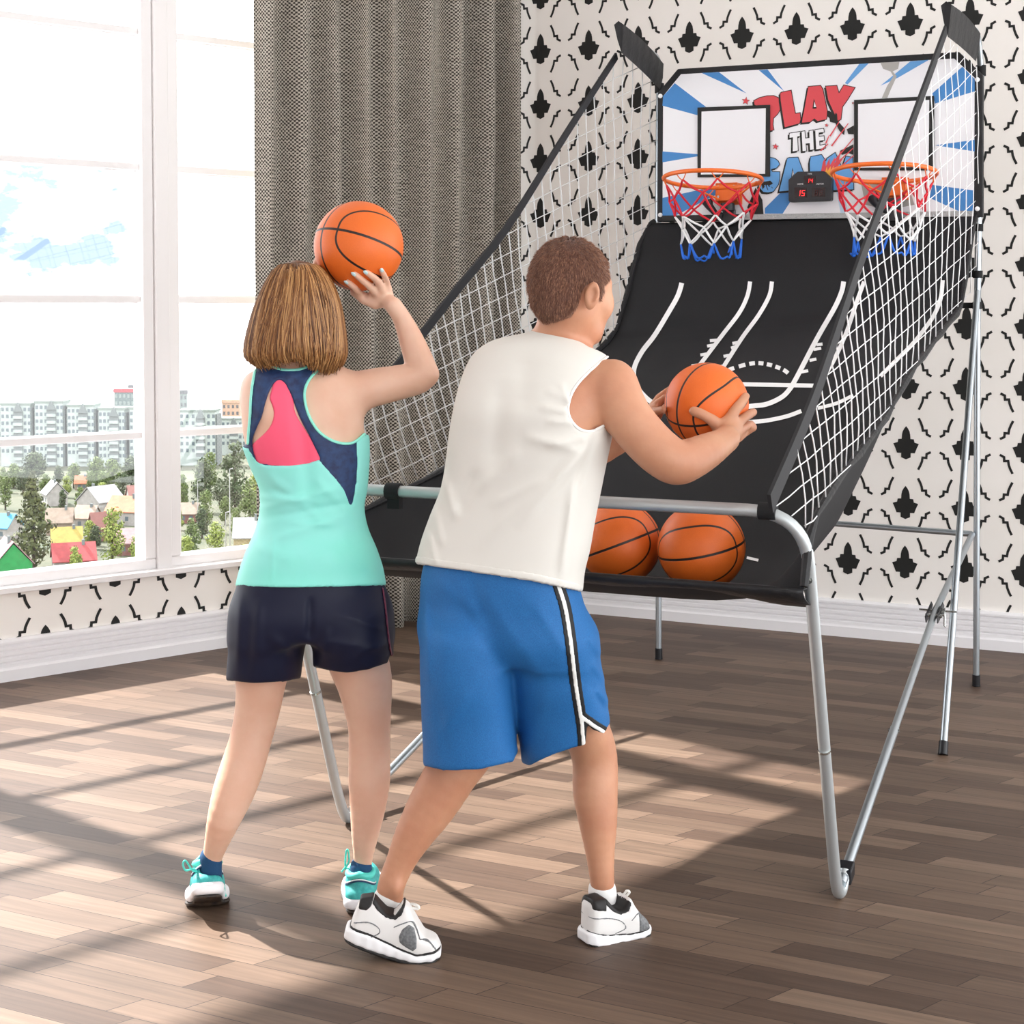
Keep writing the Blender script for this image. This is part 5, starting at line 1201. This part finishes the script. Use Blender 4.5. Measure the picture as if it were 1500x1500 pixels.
hx = [p[0] for p in hemH[:-2]]; hy = [p[1] for p in hemH[:-2]]
for i in range(5200):
    th = rng.uniform(-math.pi, math.pi); front = math.sin(th) > .45
    if front and rng.random() < .75: continue
    r_ = rng.uniform(.0007, .0013); lift = rng.uniform(-.004, .0035); dth = rng.normal(0, .16); ph = rng.uniform(0, 6)
    t0 = 0 if rng.random() < .65 else rng.uniform(0, .5)
    cx, cy, a, b = hairL.sec(at(0, 520, 3.8).z); pxx = nproj(np.array([[cx+a*math.cos(th), cy, 1.4]]))[0][0]
    yb = np.interp(pxx, hx, hy)+rng.normal(0, 2.2)+(4 if rng.random() < .1 else 0); zb = at(430, yb, 3.8).z
    K = 14; rows = []
    for k in range(K):
        t = t0+(1-t0)*k/(K-1); ang = t*1.25; zz = ztop-(ztop-zb)*(t**1.25 if t0 == 0 else t)
        cx, cy, a, b = hairL.sec(zz); tt = th+dth*t*.8+.05*math.sin(t*5+ph*.35+th*4); a += lift; b += lift
        # strands start at the parting on the crown
        if t < .22: w0 = t/.22; 
        else: w0 = 1
        p = np.array([cx+a*math.cos(tt)*(.25+.75*w0 if zz > ztop-.01 else 1), cy+b*math.sin(tt)*(.25+.75*w0 if zz > ztop-.01 else 1), zz]); rows.append(p-o0)
    b_ = len(V_)
    for k, p in enumerate(rows):
        tn = rows[min(k+1, K-1)]-rows[max(k-1, 0)]; rad = np.array([math.cos(th), math.sin(th), 0]); s_ = np.cross(tn, rad); s_ /= max(1e-9, np.linalg.norm(s_)); w_ = r_*(1.0 if 0 < k < K-2 else .5)
        V_ += [tuple(p-s_*w_*1.6), tuple(p+s_*w_*1.6), tuple(p+rad*w_*1.4)]
        if k:
            q = b_+3*k; Fc += [(q-3, q-2, q+1, q), (q-2, q-1, q+2, q+1), (q-1, q-3, q, q+2)]
me = bpy.data.meshes.new('hair_strands'); me.from_pydata(V_, [], Fc); me.update(); me.shade_smooth()
tagp(finish('hair_strands', me, m_hw, hw_, None, 'fine auburn and gold strands'), kind='stuff')
# painted nails
m_nail = mat('pale_blue_polish', (196, 228, 232), .2, coat=.5)
for f in fW:
    x, y, o_, r_ = f[-1]; x1, y1 = f[-2][:2]; c = onball(x, y, BW, BWr, o_); d_ = (c-onball(x1, y1, BW, BWr, o_)).normalized(); n_ = (c-BW).normalized(); s_ = d_.cross(n_)
    Rm = np.array(Matrix((s_, d_, s_.cross(d_))).transposed()); cc = c+n_*.0048+d_*.003
    lo, hi = bb([cc], .014); sdfobj('fingernail', lambda P: ell(P, cc, (.0048, .0085, .0026), Rm), lo, hi, .0014, m_nail, wom, smooth=1, label='pale blue painted nail')
# shoes seen from behind
m_teal = mat('teal_knit', (66, 184, 180), .6, noise=(120, (52, 160, 160))); m_tealc = mat('bright_teal_lining', (86, 214, 200), .6); m_ws = mat('white_midsole', (246, 246, 250), .45); m_bo = mat('black_outsole', (24, 18, 20), .5, noise=(70, (70, 56, 44))); m_sk = mat('dark_blue_sock', (20, 68, 108), .85, bump=(300, .3, .002))
def w_shoe(heel, ball_, toe, aT, aN, lab):
    """heel, ball, toe: sole centre points (world); aT ankle point; everything swept along the foot"""
    ax = (ball_-heel).normalized(); sd2 = ax.cross(Z).normalized(); up = sd2.cross(ax)
    R1 = np.array(Matrix((sd2, ax, up)).transposed()); ax2 = (toe-ball_).normalized(); up2_ = sd2.cross(ax2); R2 = np.array(Matrix((sd2, ax2, up2_)).transposed())
    def slab(P, a, b, R, w, h, o_):
        c = A3((a+b)/2); L = (b-a).length/2; q = (P-c)@R.astype(np.float32); q[:, 2] -= o_
        return (lambda k: (k-1)*min(w, h))(((np.abs(q[:, 0])/w)**3+(np.abs(q[:, 2])/h)**3+(np.maximum(np.abs(q[:, 1])-L, 0)/w)**3)**(1/3))
    hl = heel+ax*.03; tl = toe-ax2*.025
    def sole(P): return smin(slab(P, hl, ball_, R1, .041, .019, .004), slab(P, ball_, tl, R2, .044, .015, .0), .02)
    def outs(P): return smin(slab(P, hl-up*.0, ball_, R1, .035, .006, -.0165), slab(P, ball_, tl, R2, .042, .005, -.0145), .01)
    def upper(P):
        hc = heel+up*.045+ax*.042; return smin(chain(P, [(hc+up*.012, .034), (hc-up*.014+ax*.05, .036), (ball_+up2_*.026, .036), (toe-ax2*.035+up2_*.02, .030)], .02), slab(P, hl, ball_, R1, .036, .02, .018), .02)
    lo, hi = bb([heel, toe, aT], .07); lo[2] = -.004
    s = sdfobj('shoe', lambda P: smax(upper(P), -cone(P, aT-(aN*.04), aT+aN*.05, .0262, .033), .004), lo, hi, .0032, m_teal, wom, label=lab)
    sdfobj('sole', lambda P: smax(sole(P), -outs(P), .002), lo, hi, .0032, m_ws, s, label='thick white midsole'); sdfobj('outsole', lambda P: smax(outs(P), -(P[:, 2]+.0), .002), lo, hi, .003, m_bo, s, smooth=1, label='black rubber outsole')
    c0 = heel+up*.052+ax*.04; rg = []
    for i in range(28):
        a = 2*math.pi*i/28; rg.append(c0+sd2*.0295*math.cos(a)+ax*(.034*math.sin(a)+.006)+up*(.026-.012*abs(math.cos(a))+.006*math.sin(a)))
    mb = MB(); mb.tube(rg, .0085, 8, closed=True); mb.build('collar', m_tealc, s, smooth=0, label='bright teal padded collar')
    def line(dz, m_, nm):
        mb = MB(); rg2 = []
        for i in range(21):
            a = math.pi+math.pi*i/20; rg2.append(c0+sd2*.0375*math.cos(a)+ax*(.045*math.sin(a)+.010)+up*(dz-.020*abs(math.cos(a))**2))
        mb.tube(rg2, .0016, 5); mb.build(nm, m_, s, smooth=0)
    line(.010, m_ws, 'heel_line'); line(.006, m_navy, 'heel_line')
    sdfobj('sock', lambda P: cone(P, aT-aN*.035, aT+aN*.012, .0258, .0272), *bb([aT], .08), .0035, m_sk, wom, label='dark blue ankle sock')
    return s, c0, sd2, ax, up
sL, cL, sdl, axl, upl = w_shoe(at(304, 1303, 3.755), Vector((at(304, 1341, 3.87).x, 3.87, .022)), Vector((at(303, 1338, 3.955).x, 3.955, .018)), JM(309, 1263, 3.80), Vector((.0, -.05, 1)).normalized(), 'teal running shoe pushing off on its toe')
sR, cR, sdr, axr, upr = w_shoe(Vector((at(526, 1330, 3.79).x, 3.79, .024)), Vector((at(532, 1330, 3.93).x, 3.93, .021)), Vector((at(536, 1330, 4.01).x, 4.01, .020)), JM(529, 1277, 3.838), Vector((0, 0, 1)), 'teal running shoe flat on the floor')
def lace(pts, parent):
    mb = MB(); mb.tube(crv([JM(x, y, d) for x, y, d in pts], 5), .0024, 6); mb.build('shoelace', m_tealc, parent, smooth=0)
lace([(290, 1276, 3.79), (282, 1275, 3.77), (272, 1261, 3.75), (268, 1266, 3.75), (272, 1275, 3.75), (283, 1273, 3.77), (290, 1278, 3.79)], sL)
lace([(322, 1290, 3.84), (328, 1298, 3.83), (329, 1306, 3.83), (331, 1313, 3.83)], sL)
lace([(512, 1278, 3.86), (506, 1270, 3.85), (507, 1248, 3.84), (510, 1246, 3.84), (511, 1262, 3.84), (503, 1274, 3.85), (500, 1277, 3.85)], sR)
# ------------------------------------------------------------------ the view: a district far below the windows
GZ = -65.0
def gd(yb): return (H-GZ)*F/(yb-455)
m_gr = mat('grassy_ground', (46, 56, 32), .9, noise=(.06, (74, 74, 56)))
mb = MB(); mb.poly([(-900, 180, GZ), (60, 180, GZ), (60, 860, GZ), (-900, 860, GZ)]); tagp(mb.build('ground', m_gr), 'green and grey ground far below the windows', kind='structure')
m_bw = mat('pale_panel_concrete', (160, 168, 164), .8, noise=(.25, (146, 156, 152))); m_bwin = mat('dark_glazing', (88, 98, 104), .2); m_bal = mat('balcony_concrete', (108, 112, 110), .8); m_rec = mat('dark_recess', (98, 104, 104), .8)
m_roofc = mat('roof_felt', (112, 122, 116), .9)
def cpy(o, parent, dx):
    c = o.copy(); COL.objects.link(c); c.parent = parent; c.location = dx; return c
def block(px, pw, ytop, dist, label, floors=8, cols=4, group=None):
    w = pw*dist/F; c = at(px, ytop, dist); hh = c.z-GZ; base = Vector((c.x, dist, GZ)); r = empty('apartment_building', base, label, 'building', group)
    dp = 12
    mb = MB(); mb.box(base+Vector((-w/2+.7, 0, 0)), Vector((w-1.4, 0, 0)), Vector((0, dp, 0)), Vector((0, 0, hh-.4))); mb.build('wall', m_bw, r)
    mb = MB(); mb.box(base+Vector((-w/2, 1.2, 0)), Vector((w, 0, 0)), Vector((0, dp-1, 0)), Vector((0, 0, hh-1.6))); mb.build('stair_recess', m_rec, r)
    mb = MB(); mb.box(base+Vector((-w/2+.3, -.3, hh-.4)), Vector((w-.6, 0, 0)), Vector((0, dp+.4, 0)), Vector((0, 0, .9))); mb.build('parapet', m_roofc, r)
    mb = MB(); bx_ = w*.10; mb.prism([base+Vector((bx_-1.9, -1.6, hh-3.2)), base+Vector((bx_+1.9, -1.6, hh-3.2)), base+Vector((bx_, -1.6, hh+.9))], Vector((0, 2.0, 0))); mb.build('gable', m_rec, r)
    win = bal = None; fh = 2.95
    xs_ = [-.38, -.24, -.09, .30, .43][:cols+1]
    for k in range(floors):
        z = hh-3.2-fh*(k+0); 
        if z < 3: break
        off = Vector((0, 0, -fh*k))
        if k == 0:
            wins = []
            for fx_ in xs_:
                mb = MB(); mb.box(base+Vector((fx_*w-.6, -.05, hh-3.0)), Vector((1.15, 0, 0)), Vector((0, .1, 0)), Vector((0, 0, 1.5))); wins.append(mb.build('window', m_bwin, r))
            mb = MB(); mb.box(base+Vector((bx_-1.9, -1.6, hh-6.2)), Vector((3.8, 0, 0)), Vector((0, 1.6, 0)), Vector((0, 0, 1.2))); bal = mb.build('balcony', m_bw, r)
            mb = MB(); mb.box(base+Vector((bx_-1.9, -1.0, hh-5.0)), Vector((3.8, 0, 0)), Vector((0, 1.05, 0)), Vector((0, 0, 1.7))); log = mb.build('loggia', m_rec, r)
        else:
            for o_ in wins: cpy(o_, r, off)
            cpy(bal, r, off); cpy(log, r, off)
    return r
g_ = 'pale panel apartment sections on the skyline'
secs = [(22, 48, 592, 668, 'leftmost section of the pale apartment row, cut by the window edge'), (71, 45, 589, 668, 'pale apartment section second from the left in the skyline row'), (117.5, 43, 594, 668, 'pale apartment section in the middle of the skyline row'), (163, 42, 599, 668, 'pale apartment section under the dark glass tower'), (207.5, 40, 598, 668, 'pale apartment section ending at the window post')]
for a in secs: block(*a, group=g_)
block(288, 58, 602, 672, 'pale apartment section just right of the window post', group=g_); block(338, 46, 614, 720, 'lower pale apartment section at the right of the view', group=g_)
def tower(px, pw, yt, yb, dist, m1, m2, label, band=None):
    w = pw*dist/F; c = at(px, yt, dist); base = Vector((c.x, dist, GZ)); hh = c.z-GZ; r = empty('tower_block', base, label, 'building')
    mb = MB(); mb.box(base+Vector((-w/2, 0, 0)), Vector((w, 0, 0)), Vector((0, w, 0)), Vector((0, 0, hh))); mb.build('wall', m1, r)
    n = max(3, int(pw/6)); fl_ = int(min(7, hh/3))
    for k in range(fl_):
        for i in range(n):
            mb = MB(); mb.box(base+Vector((-w/2+w*(i+.25)/n, -.1, hh-4.2-k*3.4)), Vector((w*.5/n, 0, 0)), Vector((0, .2, 0)), Vector((0, 0, 1.7))); mb.build('window', m2, r)
    if band:
        mb = MB(); mb.box(base+Vector((-w/2-.3, -.4, hh-1.6)), Vector((w+.6, 0, 0)), Vector((0, w, 0)), Vector((0, 0, 1.7))); mb.build('roof_band', band, r)
m_dk = mat('dark_glass_wall', (84, 98, 98), .4); m_rb = mat('crimson_band', (150, 50, 60), .6); m_lt = mat('light_glazing', (120, 130, 128), .3); m_og = mat('apricot_wall', (172, 142, 122), .8); m_rg = mat('grey_window', (84, 84, 88), .4)
tower(182, 30, 570, 600, 760, m_dk, m_lt, 'dark glass tower with a crimson roof band', m_rb); tower(198, 22, 564, 600, 800, m_rg, m_lt, 'slightly taller grey tower behind the crimson-banded one')
tower(266, 16, 572, 610, 740, m_lt, m_rg, 'slim grey tower standing beside the window post', m_rg); tower(338, 26, 586, 620, 800, m_og, m_rg, 'apricot tower above the right-hand blocks', m_og)
def leafm(n_, a, b): return mat(n_, a, .8, noise=(.9, b))
LM = {'dark': leafm('dark_foliage', (50, 64, 40), (68, 80, 48)), 'mid': leafm('green_foliage', (70, 88, 40), (92, 106, 52)), 'lime': leafm('yellow_green_foliage', (100, 116, 44), (130, 140, 66)), 'con': leafm('conifer_foliage', (58, 66, 34), (78, 82, 40))}  # each kind's own leaf colour, from dark green to yellow-green
m_bark = mat('bark', (60, 52, 42), .9)
def tree(px, yt, yb, pw, kind, label, cat='tree'):
    d = gd(yb); s = d/F; h = (yb-yt)*s; w = pw*s; c = Vector(at(px, yb, d)); c.z = GZ; R_ = random.Random(int(px*7+yt))
    r = empty('pine_tree' if kind == 'con' else 'leafy_tree', c, label, cat, 'trees seen through the windows')
    mb = MB(); mb.tube([c, c+Z*h*.85], [w*.03+.15, .05], 6); mb.build('trunk', m_bark, r)
    blobs = []
    if kind == 'con':
        for k in range(26):
            t = k/25; rr = w*.5*(1-t)**.8*(.75+.35*R_.random())+.4; a = R_.uniform(0, 6.3)
            blobs.append((c+Vector((math.cos(a)*rr*.35, math.sin(a)*rr*.35, h*(.12+.86*t))), rr*.8, .45))
    else:
        for k in range(16):
            a = R_.uniform(0, 6.3); t = R_.uniform(.18, .86); e_ = math.sin(math.pi*min(.98, t*.9+.12)); rr = w*.24*(.7+.5*R_.random()); q = (w*.5-rr)*e_*R_.uniform(.5, 1)
            blobs.append((c+Vector((math.cos(a)*q, math.sin(a)*q*.7, h*t)), rr, 1.0))
        blobs.append((c+Z*(h*.88), w*.16, 1.0)); blobs.append((c+Z*(h*.5), w*.3, 1.3))
    mb = MB(); ls = max(.22, min(.5, w*.035))
    for p, rr, fz in blobs:
        for q in range(80):
            v = Vector((R_.gauss(0, 1), R_.gauss(0, 1), R_.gauss(0, 1))).normalized(); o_ = p+Vector((v.x*rr, v.y*rr, v.z*rr*fz))*R_.uniform(.7, 1.08)
            t1_ = v.orthogonal().normalized(); t1_ = (t1_+Vector((R_.gauss(0, .5), R_.gauss(0, .5), R_.gauss(0, .5)))).normalized(); t2_ = v.cross(t1_).normalized()*ls*R_.uniform(.6, 1.3); t1_ = t1_*ls*R_.uniform(.8, 1.6)
            mb.poly([o_-t1_, o_-t2_, o_+t1_, o_+t2_])
    mb.build('crown', LM[kind], r)
T_ = [(50, 664, 706, 48, 'dark', 'dark round tree in front of the second apartment section'), (20, 680, 716, 34, 'mid', 'green tree at the far left edge below the apartments'), (85, 682, 712, 22, 'dark', 'small dark tree left of the orange hut'), (108, 678, 716, 26, 'mid', 'green tree above the orange hut roof'), (142, 670, 712, 36, 'mid', 'broad green tree under the middle apartment section'),
      (166, 672, 722, 36, 'mid', 'tall green tree right of the middle apartment section'), (192, 668, 716, 36, 'dark', 'dark tree beside the window post at the left pane'), (150, 690, 726, 22, 'mid', 'low green tree above the long white roof'), (50, 690, 836, 74, 'con', 'big pine in the foreground beside the green house'),
      (92, 716, 752, 15, 'dark', 'small dark conical tree by the white gable'), (117, 712, 752, 18, 'mid', 'small green tree between the white roofs'), (165, 742, 832, 46, 'lime', 'bright yellow-green tree in front of the red roof'), (200, 784, 838, 28, 'lime', 'bright low tree at the bottom right of the left pane'), (132, 762, 800, 24, 'lime', 'small pale tree above the red roof'), (8, 696, 748, 26, 'mid', 'green tree above the blue roof'),
      (345, 640, 762, 62, 'dark', 'tallest dark tree in the right pane'), (297, 668, 752, 46, 'dark', 'dark tree left of the tallest one in the right pane'), (308, 660, 720, 32, 'mid', 'pale crown between the two dark trees'), (366, 700, 772, 42, 'mid', 'light green tree at the curtain edge'), (303, 716, 780, 34, 'mid', 'rounded green tree in the middle of the right pane'), (268, 690, 760, 20, 'mid', 'narrow tree hard against the window post'),
      (280, 758, 818, 34, 'mid', 'leafy bush-like tree low in the right pane'), (316, 762, 834, 38, 'lime', 'bright tree low in the middle of the right pane'), (346, 742, 790, 22, 'mid', 'slender green tree beside the tall lamp post'), (272, 786, 832, 34, 'lime', 'brightest low tree in the right pane corner'), (356, 800, 836, 32, 'lime', 'low yellow-green tree in front of the yellow building'), (110, 800, 850, 24, 'lime', 'small bright tree beside the red roof')]
for a in T_: tree(*a)
for k, (x, yt, yb, pw) in enumerate([(5, 684, 722, 24), (34, 688, 726, 26), (66, 694, 728, 24), (98, 696, 730, 20), (134, 690, 724, 22), (180, 692, 732, 26), (206, 690, 730, 24), (150, 706, 738, 18), (270, 706, 742, 18), (322, 700, 744, 26), (290, 690, 730, 24), (376, 690, 736, 30), (60, 740, 778, 20), (140, 772, 806, 22), (176, 766, 804, 18), (262, 748, 778, 18), (330, 726, 770, 24), (296, 744, 790, 26)]):
    tree(x, yt, yb, pw, ('mid', 'dark', 'mid', 'lime')[k % 4], 'small bushy tree filling the green belt between houses and apartments')
def house(px, pw, yt, yb, wall, roof, label, gable=False, yaw=.3):
    d = gd(yb); s = d/F; w = pw*s*.95; h = (yb-yt)*s; c = Vector(at(px, yb, d)); c.z = GZ; r = empty('house', c, label, 'house')
    ca, sa = math.cos(yaw), math.sin(yaw); X_ = Vector((ca, sa, 0)); Y_ = Vector((-sa, ca, 0)); dp = min(w, 9); hw_ = h*.5
    if gable: X_, Y_ = Y_*-1, X_; w, dp = dp*1.2, w*.9
    o = c-X_*w/2-Y_*dp/2; mb = MB(); mb.box(o, X_*w, Y_*dp, Z*hw_); mb.prism([o+Z*hw_, o+Y_*dp+Z*hw_, o+Y_*dp/2+Z*h*.96], X_*w); mb.build('wall', wall, r)
    mb = MB(); a = o-X_*.4-Y_*.5+Z*(hw_-.25); b_ = o-X_*.4+Y_*dp/2+Z*h; cc = o-X_*.4+Y_*(dp+.5)+Z*(hw_-.25); L = X_*(w+.8); t = Z*.25
    mb.prism([a, b_, b_+t, a+t], L); mb.prism([b_, cc, cc+t, b_+t], L); mb.build('roof', roof, r)
    for k in (.25, .65):
        mb = MB(); mb.box(o+X_*w*k-Y_*.06+Z*hw_*.35, X_*1.1, Y_*.1, Z*min(1.3, hw_*.45)); mb.build('window', m_bwin, r)
        mb = MB(); mb.box(o+Y_*dp*k-X_*.06+Z*hw_*.35, Y_*1.0, X_*.1, Z*min(1.3, hw_*.45)); mb.build('window', m_bwin, r)
    mb = MB(); mb.box(o+X_*w*.7+Y_*dp*.4+Z*h*.7, X_*.7, Y_*.7, Z*h*.42); mb.build('chimney', m_rec, r)
def hm_(n_, c): return mat(n_, c, .75, noise=(.8, tuple(int(v*.9) for v in c)))
HM = {'w': hm_('white_render', (150, 146, 142)), 'g': hm_('green_paint', (26, 128, 62)), 'p': hm_('pink_roofing', (150, 116, 118)), 'r': hm_('red_roofing', (140, 52, 54)), 'o': hm_('orange_roofing', (158, 96, 66)), 't': hm_('tan_roofing', (134, 118, 104)), 's': hm_('pale_roofing', (152, 150, 150)), 'y': hm_('yellow_roofing', (146, 130, 60)), 'b': hm_('blue_roofing', (48, 124, 158)), 'n': hm_('brown_roofing', (120, 78, 72)), 'Y': hm_('cream_render', (156, 140, 104))}
for a in [(14, 62, 792, 856, HM['g'], HM['p'], 'green house with a pink roof at the bottom left corner', True, .5), (108, 62, 797, 842, HM['w'], HM['r'], 'white house with a red roof beside the pine', False, .35), (188, 52, 728, 768, HM['w'], HM['o'], 'house with a wide orange roof near the window post', False, -.3), (148, 56, 713, 754, HM['w'], HM['s'], 'house with a long white roof below the middle trees', True, -.6),
          (88, 38, 746, 783, HM['t'], HM['t'], 'low tan-roofed house right of the pine', False, .2), (128, 32, 742, 775, HM['w'], HM['t'], 'tan-roofed house left of the bright tree', False, -.2), (120, 18, 698, 718, HM['t'], HM['o'], 'little hut with an orange roof among the trees', False, .1), (190, 46, 776, 812, HM['n'], HM['p'], 'pink-roofed house low at the window post', False, .2), (98, 44, 774, 812, HM['Y'], HM['y'], 'yellow-roofed house above the red roof', False, .3),
          (80, 34, 706, 740, HM['w'], HM['s'], 'white gabled house left of the orange hut', True, .5), (6, 40, 754, 790, HM['w'], HM['b'], 'blue-roofed house at the left edge', False, -.3), (150, 34, 752, 792, HM['n'], HM['n'], 'brown-roofed house behind the bright tree', False, .5), (365, 44, 760, 812, HM['Y'], HM['s'], 'cream building with a pale roof at the curtain edge', False, .1), (276, 30, 738, 766, HM['n'], HM['t'], 'low brown shed in the right pane', False, 0), (205, 36, 712, 742, HM['w'], HM['n'], 'small brown-roofed house hard by the window post', False, .4)]: house(*a)
m_pole = mat('pale_lamp_metal', (150, 150, 148), .4)
for x, yt, yb, lab in ((337, 688, 806, 'tallest lamp post in the right pane'), (290, 705, 772, 'short pale post at the left of the right pane'), (331, 752, 812, 'lamp post beside the tallest one'), (123, 788, 828, 'thin post above the red roof')):
    d = gd(yb); c = Vector(at(x, yb, d)); c.z = GZ; h = (yb-yt)*d/F; r = empty('street_lamp', c, lab, 'lamp post'); mb = MB(); mb.tube([c, c+Z*h], [.18, .1], 6); mb.build('pole', m_pole, r)
    mb = MB(); mb.tube([c+Z*h-Vector((.1, 0, 0)), c+Z*(h+.25)+Vector((.9, 0, 0))], [.08, .2], 6); mb.build('lamp_head', m_pole, r)
